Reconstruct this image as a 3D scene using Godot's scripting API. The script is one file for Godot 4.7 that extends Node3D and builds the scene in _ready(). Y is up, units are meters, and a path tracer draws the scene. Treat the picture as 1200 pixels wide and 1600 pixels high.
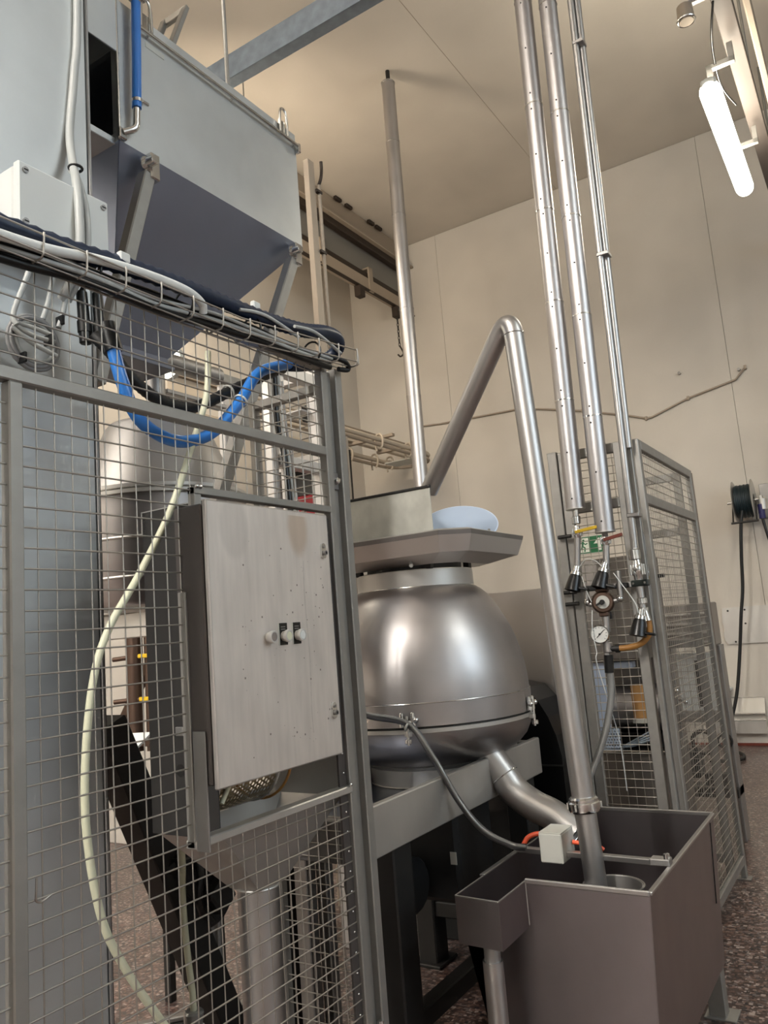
extends Node3D
# Food-factory hall: steel kettle, mesh guard, switch cabinet, hopper, drain tub and pipes.
# Metres, y up; the guard line runs along -z at x = -1.38, the back wall stands at z = -9.87.

var M := {}
var used := {}
var meshes := {}
var rng := RandomNumberGenerator.new()

func v3(x, y, z) -> Vector3:
	return Vector3(x, y, z)

func numbered(called: String) -> String:
	var n: int = used.get(called, 0)
	used[called] = n + 1
	return called if n == 0 else "%s_%03d" % [called, n]

func tag(o: Node3D, label: String, category: String, group := "", kind := "") -> Node3D:
	if label: o.set_meta("label", label)
	if category: o.set_meta("category", category)
	if group: o.set_meta("group", group)
	if kind: o.set_meta("kind", kind)
	return o

func thing(called: String, label: String, category: String, at := Vector3.ZERO, group := "") -> Node3D:
	var o := Node3D.new()
	o.name = numbered(called)
	add_child(o)
	o.position = at
	return tag(o, label, category, group)

# commits a mesh as one node; positions are given in the world, a parent that is moved is taken off again
func put(parent: Node, called: String, mesh: Mesh, mat: Material, at := Transform3D()) -> MeshInstance3D:
	var o := MeshInstance3D.new()
	o.name = numbered(called) if parent == self else called
	o.mesh = mesh
	o.material_override = mat
	parent.add_child(o, true)
	var up := Transform3D()
	var p := parent
	while p != self and p is Node3D:
		up = p.transform * up
		p = p.get_parent()
	o.transform = up.affine_inverse() * at
	return o

func lone(called: String, mesh: Mesh, mat: Material, at: Transform3D, label: String, category: String, group := "") -> MeshInstance3D:
	var o := put(self, called, mesh, mat, at)
	tag(o, label, category, group)
	return o

func here(p: Vector3) -> Transform3D:
	return Transform3D(Basis(), p)

# ---------- shapes ----------
func begin() -> SurfaceTool:
	var st := SurfaceTool.new()
	st.begin(Mesh.PRIMITIVE_TRIANGLES)
	return st

func tri(st: SurfaceTool, a: Vector3, b: Vector3, c: Vector3, n: Vector3) -> void:
	var flip := (b - a).cross(c - a).dot(n) > 0.0
	for p in ([a, c, b] if flip else [a, b, c]):
		st.set_normal(n)
		st.add_vertex(p)

func tri_n(st: SurfaceTool, p: Array, n: Array) -> void:
	var mean: Vector3 = n[0] + n[1] + n[2]
	var order := [0, 1, 2]
	if (p[1] - p[0]).cross(p[2] - p[0]).dot(mean) > 0.0:
		order = [0, 2, 1]
	for k in order:
		st.set_normal(n[k])
		st.add_vertex(p[k])

func quad(st: SurfaceTool, a: Vector3, b: Vector3, c: Vector3, d: Vector3, n: Vector3) -> void:
	tri(st, a, b, c, n)
	tri(st, a, c, d, n)

func done(st: SurfaceTool) -> ArrayMesh:
	return st.commit()

func box_mesh(s: Vector3, bevel := 0.003) -> ArrayMesh:
	var key := "%.4f %.4f %.4f %.4f" % [s.x, s.y, s.z, bevel]
	if meshes.has(key):
		return meshes[key]
	var st := begin()
	var h := s / 2.0
	var b: float = min(bevel, min(h.x, min(h.y, h.z)) * 0.45)
	var c := h - Vector3(b, b, b)
	for ax in 3:
		var u := (ax + 1) % 3
		var w := (ax + 2) % 3
		for sg in [-1.0, 1.0]:
			var q := []
			for k in [[-1, -1], [1, -1], [1, 1], [-1, 1]]:
				var p := Vector3()
				p[ax] = h[ax] * sg
				p[u] = c[u] * k[0]
				p[w] = c[w] * k[1]
				q.append(p)
			var n := Vector3()
			n[ax] = sg
			quad(st, q[0], q[1], q[2], q[3], n)
		for su in [-1.0, 1.0]:
			for sw in [-1.0, 1.0]:
				var e := []
				for k in [[0, -1], [0, 1], [1, 1], [1, -1]]:
					var p := Vector3()
					p[ax] = c[ax] * k[1]
					p[u] = (h[u] if k[0] == 0 else c[u]) * su
					p[w] = (c[w] if k[0] == 0 else h[w]) * sw
					e.append(p)
				var n := Vector3()
				n[u] = su
				n[w] = sw
				quad(st, e[0], e[1], e[2], e[3], n.normalized())
	for sx in [-1.0, 1.0]:
		for sy in [-1.0, 1.0]:
			for sz in [-1.0, 1.0]:
				tri(st, Vector3(h.x * sx, c.y * sy, c.z * sz), Vector3(c.x * sx, h.y * sy, c.z * sz), Vector3(c.x * sx, c.y * sy, h.z * sz), Vector3(sx, sy, sz).normalized())
	meshes[key] = done(st)
	return meshes[key]

# an upright box from corner to corner
func bx(parent: Node, called: String, lo: Vector3, hi: Vector3, mat: Material, bevel := 0.003) -> MeshInstance3D:
	var s := (hi - lo).abs()
	return put(parent, called, box_mesh(s, bevel), mat, here((lo + hi) / 2.0))

# frame whose y axis runs from a to b; its x axis stays as near as can be to `side`
func along(a: Vector3, b: Vector3, side := Vector3.RIGHT) -> Transform3D:
	var y := (b - a).normalized()
	if absf(y.dot(side)) > 0.98:
		side = Vector3.UP
	var z := side.cross(y).normalized()
	return Transform3D(Basis(y.cross(z).normalized(), y, z), (a + b) / 2.0)

func bar(parent: Node, called: String, a: Vector3, b: Vector3, wx: float, wz: float, mat: Material, bevel := 0.002, side := Vector3.RIGHT) -> MeshInstance3D:
	return put(parent, called, box_mesh(Vector3(wx, snappedf(a.distance_to(b), 0.0005), wz), bevel), mat, along(a, b, side))

func cyl_mesh(r: float, h: float, sides := 24, r2 := -1.0, bevel := 0.0) -> ArrayMesh:
	var key := "c %.4f %.4f %d %.4f %.4f" % [r, h, sides, r2, bevel]
	if not meshes.has(key):
		var t := r if r2 < 0 else r2
		var prof := [Vector2(0, -h / 2), Vector2(r - bevel, -h / 2), Vector2(r, -h / 2 + bevel), Vector2(t, h / 2 - bevel), Vector2(t - bevel, h / 2), Vector2(0, h / 2)] if bevel > 0.0 else [Vector2(0, -h / 2), Vector2(r, -h / 2), Vector2(t, h / 2), Vector2(0, h / 2)]
		meshes[key] = lathe(prof, sides)
	return meshes[key]

func rod(parent: Node, called: String, a: Vector3, b: Vector3, r: float, mat: Material, sides := 20, r2 := -1.0, bevel := 0.0) -> MeshInstance3D:
	return put(parent, called, cyl_mesh(r, snappedf(a.distance_to(b), 0.0005), sides, r2, bevel), mat, along(a, b))

# turned round the y axis; corners sharper than 40 degrees stay sharp
func lathe(prof: Array, sides := 48, from := 0.0, to := TAU) -> ArrayMesh:
	var st := begin()
	var n := prof.size()
	var seg := []
	for k in n - 1:
		var d: Vector2 = prof[k + 1] - prof[k]
		seg.append(Vector2(d.y, -d.x).normalized() if d.length() > 1e-7 else Vector2.RIGHT)
	for k in n - 1:
		var n0: Vector2 = seg[k]
		var n1: Vector2 = seg[k]
		if k > 0 and seg[k - 1].dot(seg[k]) > 0.77: n0 = (seg[k - 1] + seg[k]).normalized()
		if k < n - 2 and seg[k + 1].dot(seg[k]) > 0.77: n1 = (seg[k + 1] + seg[k]).normalized()
		for s in sides:
			var a0 := lerpf(from, to, float(s) / sides)
			var a1 := lerpf(from, to, float(s + 1) / sides)
			var c0 := Vector3(cos(a0), 0, sin(a0))
			var c1 := Vector3(cos(a1), 0, sin(a1))
			var p: Vector2 = prof[k]
			var q: Vector2 = prof[k + 1]
			var A := c0 * p.x + Vector3.UP * p.y
			var B := c1 * p.x + Vector3.UP * p.y
			var C := c1 * q.x + Vector3.UP * q.y
			var D := c0 * q.x + Vector3.UP * q.y
			var nA := c0 * n0.x + Vector3.UP * n0.y
			var nB := c1 * n0.x + Vector3.UP * n0.y
			var nC := c1 * n1.x + Vector3.UP * n1.y
			var nD := c0 * n1.x + Vector3.UP * n1.y
			if p.x > 1e-6: tri_n(st, [A, B, C], [nA, nB, nC])
			if q.x > 1e-6: tri_n(st, [A, C, D], [nA, nC, nD])
	return done(st)

# smooth curve through points
func curve(pts: Array, steps := 8) -> Array:
	var out := []
	var n := pts.size()
	for k in n - 1:
		var p0: Vector3 = pts[max(k - 1, 0)]
		var p1: Vector3 = pts[k]
		var p2: Vector3 = pts[k + 1]
		var p3: Vector3 = pts[min(k + 2, n - 1)]
		for s in steps:
			var t := float(s) / steps
			out.append(p1.cubic_interpolate(p2, p0, p3, t))
	out.append(pts[n - 1])
	return out

# straight runs with rounded elbows of radius r at the inner points
func elbows(pts: Array, r: float, steps := 8) -> Array:
	var out := [pts[0]]
	for k in range(1, pts.size() - 1):
		var p: Vector3 = pts[k]
		var a: Vector3 = (pts[k - 1] - p).normalized()
		var b: Vector3 = (pts[k + 1] - p).normalized()
		var half := a.angle_to(b) / 2.0
		var d: float = min(r / tan(half), min(p.distance_to(pts[k - 1]), p.distance_to(pts[k + 1])) * 0.48)
		var p0 := p + a * d
		var p2 := p + b * d
		for s in steps + 1:
			var t := float(s) / steps
			out.append(p0.lerp(p, t).lerp(p.lerp(p2, t), t))
	out.append(pts[-1])
	return out

func tube(pts: Array, r: float, sides := 12, caps := true, twist := 0.0, ripple := 0.0) -> ArrayMesh:
	var st := begin()
	var n := pts.size()
	var u := Vector3.ZERO
	var rings := []
	var nors := []
	var tans := []
	for k in n:
		var t: Vector3 = (pts[min(k + 1, n - 1)] - pts[max(k - 1, 0)]).normalized()
		tans.append(t)
		if k == 0:
			u = t.cross(Vector3.UP if absf(t.y) < 0.9 else Vector3.RIGHT).normalized()
		else:
			u = (u - t * u.dot(t)).normalized()
		var w := t.cross(u)
		var ring := []
		var nor := []
		var rr := r * (1.0 + (ripple if k % 2 == 0 else -ripple))
		for s in sides:
			var a := TAU * s / sides + twist * k
			var d := u * cos(a) + w * sin(a)
			nor.append(d)
			ring.append(pts[k] + d * rr)
		rings.append(ring)
		nors.append(nor)
	for k in n - 1:
		for s in sides:
			var s2 := (s + 1) % sides
			tri_n(st, [rings[k][s], rings[k][s2], rings[k + 1][s2]], [nors[k][s], nors[k][s2], nors[k + 1][s2]])
			tri_n(st, [rings[k][s], rings[k + 1][s2], rings[k + 1][s]], [nors[k][s], nors[k + 1][s2], nors[k + 1][s]])
	if caps:
		for s in sides:
			var s2 := (s + 1) % sides
			tri(st, pts[0], rings[0][s], rings[0][s2], -tans[0])
			tri(st, pts[n - 1], rings[n - 1][s], rings[n - 1][s2], tans[n - 1])
	return done(st)

# a hollow pipe end: outer wall with an inner wall, so that open ends show their bore
func open_tube(pts: Array, r: float, wall := 0.002, sides := 24) -> ArrayMesh:
	var st := begin()
	st.append_from(tube(pts, r, sides, false), 0, Transform3D())
	var back := pts.duplicate()
	back.reverse()
	var inner := tube(back, r - wall, sides, false)
	st.append_from(inner, 0, Transform3D())
	for e in [0, pts.size() - 1]:
		var t: Vector3 = (pts[0] - pts[1]).normalized() if e == 0 else (pts[-1] - pts[-2]).normalized()
		var u := t.cross(Vector3.UP if absf(t.y) < 0.9 else Vector3.RIGHT).normalized()
		var w := t.cross(u)
		for s in sides:
			var a := TAU * s / sides
			var b := TAU * (s + 1) / sides
			var d0 := u * cos(a) + w * sin(a)
			var d1 := u * cos(b) + w * sin(b)
			quad(st, pts[e] + d0 * r, pts[e] + d1 * r, pts[e] + d1 * (r - wall), pts[e] + d0 * (r - wall), t)
	return done(st)

func wire(parent: Node, called: String, pts: Array, r: float, mat: Material, sides := 8) -> MeshInstance3D:
	return put(parent, called, tube(pts, r, sides), mat)

# flat polygon in the plane (x, y), given depth along z
func prism(poly: PackedVector2Array, depth: float) -> ArrayMesh:
	var st := begin()
	var idx := Geometry2D.triangulate_polygon(poly)
	var h := depth / 2.0
	for z in [-h, h]:
		for k in range(0, idx.size(), 3):
			var a := poly[idx[k]]
			var b := poly[idx[k + 1]]
			var c := poly[idx[k + 2]]
			tri(st, v3(a.x, a.y, z), v3(b.x, b.y, z), v3(c.x, c.y, z), v3(0, 0, signf(z)))
	var turn := 0.0
	for k in poly.size():
		turn += poly[k].cross(poly[(k + 1) % poly.size()])
	for k in poly.size():
		var a := poly[k]
		var b := poly[(k + 1) % poly.size()]
		var e := (b - a).normalized()
		var n := v3(e.y, -e.x, 0) * signf(turn)
		quad(st, v3(a.x, a.y, -h), v3(b.x, b.y, -h), v3(b.x, b.y, h), v3(a.x, a.y, h), n)
	return done(st)

# a sheet of metal through planar points in space, of some thickness
func sheet(pts: Array, thick := 0.003) -> ArrayMesh:
	var st := begin()
	var n: Vector3 = (pts[1] - pts[0]).cross(pts[2] - pts[0]).normalized()
	var mid := Vector3.ZERO
	for p in pts: mid += p / pts.size()
	for s in [-0.5, 0.5]:
		for k in range(1, pts.size() - 1):
			tri(st, pts[0] + n * thick * s, pts[k] + n * thick * s, pts[k + 1] + n * thick * s, n * signf(s))
	for k in pts.size():
		var a: Vector3 = pts[k]
		var b: Vector3 = pts[(k + 1) % pts.size()]
		var out: Vector3 = (b - a).cross(n).normalized()
		if out.dot((a + b) / 2.0 - mid) < 0: out = -out
		quad(st, a - n * thick / 2, b - n * thick / 2, b + n * thick / 2, a + n * thick / 2, out)
	return done(st)

# ---------- materials ----------
func noise_tex(freq: float, octaves: int, seed_: int, as_normal := false, strength := 1.0, lo := 0.0, hi := 1.0, size := 512) -> NoiseTexture2D:
	var n := FastNoiseLite.new()
	n.noise_type = FastNoiseLite.TYPE_SIMPLEX_SMOOTH
	n.frequency = freq
	n.fractal_octaves = octaves
	n.seed = seed_
	var t := NoiseTexture2D.new()
	t.width = size
	t.height = size
	t.seamless = true
	t.noise = n
	if as_normal:
		t.as_normal_map = true
		t.bump_strength = strength
	else:
		var g := Gradient.new()
		g.set_color(0, Color(lo, lo, lo))
		g.set_color(1, Color(hi, hi, hi))
		t.color_ramp = g
	return t

func plain(c: Color, rough: float, metal := 0.0, spec := 0.5) -> StandardMaterial3D:
	var m := StandardMaterial3D.new()
	m.albedo_color = c
	m.roughness = rough
	m.metallic = metal
	m.metallic_specular = spec
	return m

func steel(c: Color, rough: float, rough_map: Texture2D, color_map: Texture2D, scale: Vector3, normal_map: Texture2D = null, bend := 0.1) -> StandardMaterial3D:
	var m := plain(c, rough, 1.0)
	m.uv1_triplanar = true
	m.uv1_world_triplanar = true
	m.uv1_scale = scale
	m.roughness_texture = rough_map
	m.roughness_texture_channel = BaseMaterial3D.TEXTURE_CHANNEL_RED
	m.albedo_texture = color_map
	if normal_map:
		m.normal_enabled = true
		m.normal_texture = normal_map
		m.normal_scale = bend
	return m

func make_materials() -> void:
	var blotch := noise_tex(0.010, 4, 3, false, 1.0, 0.86, 1.0)
	var blotch_soft := noise_tex(0.01, 4, 8, false, 1.0, 0.94, 1.0)
	var grain := noise_tex(0.03, 3, 5, false, 1.0, 0.88, 1.0)
	var wave := noise_tex(0.006, 2, 11, true, 4.0)
	var fine := noise_tex(0.12, 3, 12, true, 3.0)
	M.steel = steel(Color(0.80, 0.79, 0.77), 0.50, blotch, blotch_soft, v3(0.9, 0.35, 0.9), wave, 0.10)
	M.sheet = steel(Color(0.78, 0.79, 0.79), 0.55, grain, blotch_soft, v3(0.5, 0.5, 0.5), wave, 0.03)
	M.spout = plain(Color(0.42, 0.43, 0.47), 0.5, 0.8)
	M.frame = steel(Color(0.63, 0.62, 0.60), 0.6, grain, blotch_soft, v3(2, 2, 2))
	M.frame.metallic = 0.85
	M.beige = plain(Color(0.74, 0.69, 0.62), 0.5)
	M.coil = plain(Color(0.50, 0.50, 0.50), 0.5)
	M.kettle = steel(Color(0.71, 0.695, 0.69), 0.42, blotch, blotch_soft, v3(1.2, 1.2, 1.2), wave, 0.06)
	M.pipe = steel(Color(0.72, 0.71, 0.70), 0.44, grain, blotch_soft, v3(1, 0.5, 1))
	M.clad = steel(Color(0.74, 0.73, 0.73), 0.44, grain, blotch_soft, v3(1, 0.4, 1), wave, 0.05)
	M.funnel = steel(Color(0.66, 0.70, 0.78), 0.44, grain, blotch_soft, v3(0.5, 0.5, 0.5), wave, 0.1)  # bluish tone stands in for blue light reflected on the funnel underside
	M.profile = plain(Color(0.80, 0.79, 0.78), 0.45, 0.6)
	M.cabinet = steel(Color(0.82, 0.80, 0.78), 0.58, blotch, blotch, v3(0.9, 0.5, 0.9), wave, 0.06)
	M.button_ring = plain(Color(0.74, 0.73, 0.71), 0.4)
	M.lens_dim = plain(Color(0.50, 0.47, 0.45), 0.3)
	M.chrome = plain(Color(0.86, 0.86, 0.85), 0.16, 1.0)
	M.wire = plain(Color(0.70, 0.68, 0.65), 0.45, 1.0)
	M.dull = steel(Color(0.66, 0.65, 0.64), 0.55, blotch, blotch, v3(0.8, 0.8, 0.8))
	M.galvanised = steel(Color(0.62, 0.67, 0.72), 0.6, blotch, blotch, v3(1.5, 1.5, 1.5))
	M.galvanised.metallic = 0.75
	M.painted_rail = plain(Color(0.62, 0.57, 0.51), 0.6, 0.3)
	M.trunking = plain(Color(0.36, 0.33, 0.31), 0.6)
	M.rail_sheet = plain(Color(0.50, 0.49, 0.47), 0.55, 0.4)
	M.dark_rail = plain(Color(0.20, 0.16, 0.13), 0.6, 0.3)
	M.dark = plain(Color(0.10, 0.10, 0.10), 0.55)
	M.dark_metal = plain(Color(0.19, 0.185, 0.18), 0.5, 0.5)
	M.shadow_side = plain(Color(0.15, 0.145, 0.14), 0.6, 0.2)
	M.rubber = plain(Color(0.045, 0.047, 0.05), 0.5)
	M.black = plain(Color(0.03, 0.032, 0.035), 0.32)
	M.navy = plain(Color(0.07, 0.13, 0.22), 0.4)
	M.blue = plain(Color(0.13, 0.44, 0.76), 0.25)
	M.blue.clearcoat_enabled = true
	M.blue.clearcoat = 0.5
	M.braid = plain(Color(0.36, 0.36, 0.37), 0.3, 0.6)
	M.white = plain(Color(0.83, 0.84, 0.83), 0.45)
	M.cream = plain(Color(0.80, 0.80, 0.70), 0.4)
	M.grey_cable = plain(Color(0.66, 0.67, 0.66), 0.45)
	M.light_grey = plain(Color(0.74, 0.74, 0.71), 0.5)
	M.yellow = plain(Color(0.80, 0.66, 0.10), 0.4)
	M.redbrown = plain(Color(0.42, 0.17, 0.10), 0.5)
	M.orange = plain(Color(0.90, 0.36, 0.22), 0.4)
	M.amber = plain(Color(0.62, 0.44, 0.22), 0.4)
	M.red = plain(Color(0.62, 0.06, 0.13), 0.45)
	M.green = plain(Color(0.05, 0.42, 0.24), 0.5)
	M.bronze = plain(Color(0.36, 0.29, 0.25), 0.4, 0.8)
	M.lid = plain(Color(0.66, 0.72, 0.80), 0.3)
	M.blue_white = plain(Color(0.80, 0.86, 0.95), 0.4)
	M.reel = plain(Color(0.07, 0.13, 0.15), 0.4)
	M.purple = plain(Color(0.16, 0.15, 0.36), 0.45)
	M.pale_hose = plain(Color(0.78, 0.78, 0.68), 0.4)
	M.wet = steel(Color(0.84, 0.84, 0.80), 0.34, blotch, blotch, v3(1.6, 1.2, 1.6), wave, 0.35)
	M.tub = steel(Color(0.60, 0.57, 0.575), 0.38, blotch, blotch_soft, v3(0.9, 0.5, 0.9), wave, 0.025)
	M.wet.metallic = 0.5
	M.wet.roughness = 0.5
	M.body = plain(Color(0.34, 0.32, 0.31), 0.5, 0.6)
	M.tray = plain(Color(0.78, 0.76, 0.74), 0.42, 0.72)
	M.steel.metallic = 0.88
	M.rim = plain(Color(0.74, 0.73, 0.72), 0.34, 1.0)
	M.deck = steel(Color(0.55, 0.58, 0.64), 0.4, blotch, blotch, v3(1, 1, 1), wave, 0.1)
	M.machine = steel(Color(0.62, 0.60, 0.58), 0.5, blotch, blotch_soft, v3(0.8, 0.5, 0.8), wave, 0.12)
	M.clamp = plain(Color(0.05, 0.10, 0.08), 0.4)
	M.amber_dull = plain(Color(0.76, 0.58, 0.36), 0.5)
	M.perforated_white = plain(Color(0.80, 0.85, 0.92), 0.45)
	# hose: clear PVC over a steel braid
	M.pvc = plain(Color(0.52, 0.52, 0.51), 0.16, 0.35)
	M.pvc.clearcoat_enabled = true
	# walls
	var wall_tone := noise_tex(0.004, 3, 21, false, 1.0, 0.93, 1.0)
	M.wall = plain(Color(0.80, 0.775, 0.735), 0.55, 0.0, 0.4)
	M.wall.albedo_texture = wall_tone
	M.wall.uv1_triplanar = true
	M.wall.uv1_world_triplanar = true
	M.wall.uv1_scale = v3(0.35, 0.35, 0.35)
	M.ceiling = M.wall.duplicate()
	M.ceiling.albedo_color = Color(0.80, 0.77, 0.725)
	M.ceiling.roughness = 0.7
	M.pale_wall = plain(Color(0.80, 0.815, 0.82), 0.6)
	# resin floor with coloured chips
	var img := Image.create_empty(512, 512, true, Image.FORMAT_RGB8)
	var rel := Image.create_empty(512, 512, false, Image.FORMAT_RGB8)
	img.fill(Color(0.34, 0.27, 0.25))
	rel.fill(Color(0.4, 0.4, 0.4))
	var tones := [Color(0.58, 0.49, 0.45), Color(0.44, 0.34, 0.30), Color(0.27, 0.20, 0.18), Color(0.74, 0.68, 0.64), Color(0.22, 0.20, 0.21), Color(0.52, 0.41, 0.36), Color(0.48, 0.44, 0.43)]
	for k in 14000:
		var c: Color = tones[rng.randi() % tones.size()]
		var s := Vector2i(rng.randi_range(2, 7), rng.randi_range(2, 6))
		var at := Vector2i(rng.randi() % 512, rng.randi() % 512)
		img.fill_rect(Rect2i(at, s), c)
		var g := rng.randf_range(0.3, 0.8)
		rel.fill_rect(Rect2i(at, s), Color(g, g, g))
	img.generate_mipmaps()
	M.floor = plain(Color(0.86, 0.85, 0.85), 0.30, 0.0, 0.55)
	M.floor.albedo_texture = ImageTexture.create_from_image(img)
	M.floor.heightmap_enabled = true
	M.floor.heightmap_texture = ImageTexture.create_from_image(rel)
	M.floor.heightmap_scale = 0.15
	M.floor.uv1_triplanar = true
	M.floor.uv1_world_triplanar = true
	M.floor.uv1_scale = v3(0.65, 0.65, 0.65)
	# perforated drum plate
	var perf := Image.create_empty(256, 256, false, Image.FORMAT_RGBA8)
	for y in 256:
		for x in 256:
			var cy := y / 32
			var ox := 16 if cy % 2 == 0 else 32
			var d := Vector2(fmod(x + ox, 32.0) - 16.0, fmod(y, 32.0) - 16.0).length()
			perf.set_pixel(x, y, Color(1, 1, 1, 0.0 if d < 9.5 else 1.0))
	M.perforated = plain(Color(0.66, 0.60, 0.48), 0.4, 0.9)
	M.perforated.albedo_texture = ImageTexture.create_from_image(perf)
	M.perforated.transparency = BaseMaterial3D.TRANSPARENCY_ALPHA_SCISSOR
	M.perforated.alpha_scissor_threshold = 0.5
	M.perforated.uv1_triplanar = true
	M.perforated.uv1_scale = v3(10, 10, 10)
	M.perforated_white.albedo_texture = M.perforated.albedo_texture
	M.perforated_white.transparency = BaseMaterial3D.TRANSPARENCY_ALPHA_SCISSOR
	M.perforated_white.alpha_scissor_threshold = 0.5
	M.perforated_white.uv1_triplanar = true
	M.perforated_white.uv1_scale = v3(8, 8, 8)
	M.added_daylight = plain(Color(0.85, 0.9, 0.95), 0.5)
	M.added_daylight.emission_enabled = true
	M.added_daylight.emission = Color(0.80, 0.90, 1.0)
	M.added_daylight.emission_energy_multiplier = 0.5
	M.lamp = plain(Color(0.95, 0.95, 0.92), 0.4)
	M.lamp.emission_enabled = true
	M.lamp.emission = Color(1.0, 0.97, 0.90)
	M.lamp.emission_energy_multiplier = LAMP_GLOW
	# stained cabinet door: pale drips, brown runs and specks of dirt
	var di := Image.create_empty(320, 448, false, Image.FORMAT_RGB8)
	var base := Color(0.86, 0.835, 0.81)
	var fn := FastNoiseLite.new()
	fn.frequency = 0.012
	fn.seed = 4
	for y in 448:
		for x in 320:
			var n1 := fn.get_noise_2d(x * 1.6, y * 0.45)
			var n2 := fn.get_noise_2d(x * 6.0 + 900.0, y * 0.35)
			var c := base * (1.0 + 0.05 * n1 + 0.025 * n2)
			var d1 := Vector2((x - 228) / 34.0, (y - 30) / 62.0).length()
			if d1 < 1.0 and y > 6: c = c.lerp(Color(0.74, 0.66, 0.58), 0.55 * smoothstep(1.0, 0.55, d1))
			var d2 := Vector2((x - 60) / 40.0, (y - 40) / 60.0).length()
			if d2 < 1.0: c = c.lerp(Color(0.75, 0.73, 0.71), 0.35 * smoothstep(1.0, 0.7, d2))
			if absf(x - 238.0 - 2.0 * sin(y * 0.03)) < 1.2 and y > 90 and y < 400: c = c * 0.93
			di.set_pixel(x, y, Color(c.r, c.g, c.b))
	for k in 70:
		var at := Vector2i(rng.randi_range(60, 300), rng.randi_range(60, 420))
		var s := rng.randi_range(1, 3)
		di.fill_rect(Rect2i(at, Vector2i(s, s)), Color(0.52, 0.49, 0.46))
	M.door_skin = plain(Color(1, 1, 1), 0.55, 0.85)
	M.door_skin.albedo_texture = ImageTexture.create_from_image(di)
	M.gauge_face = plain(Color(0.90, 0.90, 0.89), 0.4)
	M.gauge_face.albedo_texture = dial_texture()
	M.sign = plain(Color(1, 1, 1), 0.45)
	M.sign.albedo_texture = exit_texture()

func dial_texture() -> ImageTexture:
	var im := Image.create_empty(256, 256, false, Image.FORMAT_RGB8)
	im.fill(Color(0.93, 0.93, 0.92))
	for k in 11:
		var a := deg_to_rad(225.0 - 27.0 * k)
		for r in range(94, 114):
			var p := Vector2(128 + cos(a) * r, 128 - sin(a) * r)
			im.fill_rect(Rect2i(int(p.x) - 2, int(p.y) - 2, 5, 5), Color(0.15, 0.15, 0.16))
	return ImageTexture.create_from_image(im)

# emergency exit sign: running man in a doorway on the left, arrow up on green on the right
func exit_texture() -> ImageTexture:
	var im := Image.create_empty(512, 256, false, Image.FORMAT_RGB8)
	var g := Color(0.03, 0.42, 0.25)
	var w := Color(0.90, 0.92, 0.88)
	im.fill(g)
	im.fill_rect(Rect2i(16, 16, 200, 224), w)
	var blob := func(p: Vector2, r: float, c: Color):
		for y in range(int(p.y - r), int(p.y + r) + 1):
			for x in range(int(p.x - r), int(p.x + r) + 1):
				if Vector2(x, y).distance_to(p) <= r and x >= 0 and y >= 0 and x < 512 and y < 256:
					im.set_pixel(x, y, c)
	var limb := func(a: Vector2, b: Vector2, r: float):
		for k in 25:
			blob.call(a.lerp(b, k / 24.0), r, g)
	blob.call(Vector2(136, 52), 17, g)
	limb.call(Vector2(126, 84), Vector2(112, 140), 15)
	limb.call(Vector2(126, 84), Vector2(84, 96), 8)
	limb.call(Vector2(84, 96), Vector2(64, 126), 8)
	limb.call(Vector2(128, 86), Vector2(160, 116), 8)
	limb.call(Vector2(160, 116), Vector2(190, 104), 8)
	limb.call(Vector2(114, 140), Vector2(150, 170), 10)
	limb.call(Vector2(150, 170), Vector2(142, 222), 10)
	limb.call(Vector2(108, 142), Vector2(92, 186), 10)
	limb.call(Vector2(92, 186), Vector2(48, 196), 10)
	im.fill_rect(Rect2i(352, 110, 56, 118), w)
	for y in 90:
		im.fill_rect(Rect2i(380 - y, 30 + y, 2 * y + 1, 1), w)
	return ImageTexture.create_from_image(im)

const DAY_ENERGY := 10.0
const LAMP_GLOW := 8.0
const LAMP_ENERGY := 29.0
const COOL := Color(1.0, 0.98, 0.955)
const WARM := Color(1.0, 0.92, 0.81)

func _ready() -> void:
	rng.seed = 7
	# --- camera, world, exposure ---
	var cam := Camera3D.new()
	cam.name = "camera"
	cam.position = v3(0, 1.6, 0)
	cam.rotation_degrees = v3(8.604, 32.04, -4.622)
	cam.fov = 66.19
	cam.near = 0.05
	cam.far = 60.0
	add_child(cam)
	var env := Environment.new()
	env.background_mode = Environment.BG_COLOR
	env.background_color = Color(0.02, 0.02, 0.02)
	env.tonemap_mode = Environment.TONE_MAPPER_LINEAR
	env.tonemap_exposure = 1.28
	env.sdfgi_enabled = true
	env.ssao_enabled = true
	env.ssil_enabled = true
	var we := WorldEnvironment.new()
	we.name = "world"
	we.environment = env
	add_child(we)
	make_materials()
	lamps()
	room()
	far_wall_things()
	overhead()
	column_and_hopper()
	behind_the_guard()
	guard()
	cabinet()
	kettle()
	tub()
	pipes()
	valve_station()
	fence_corner()
	hoses_on_guard()

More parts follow.
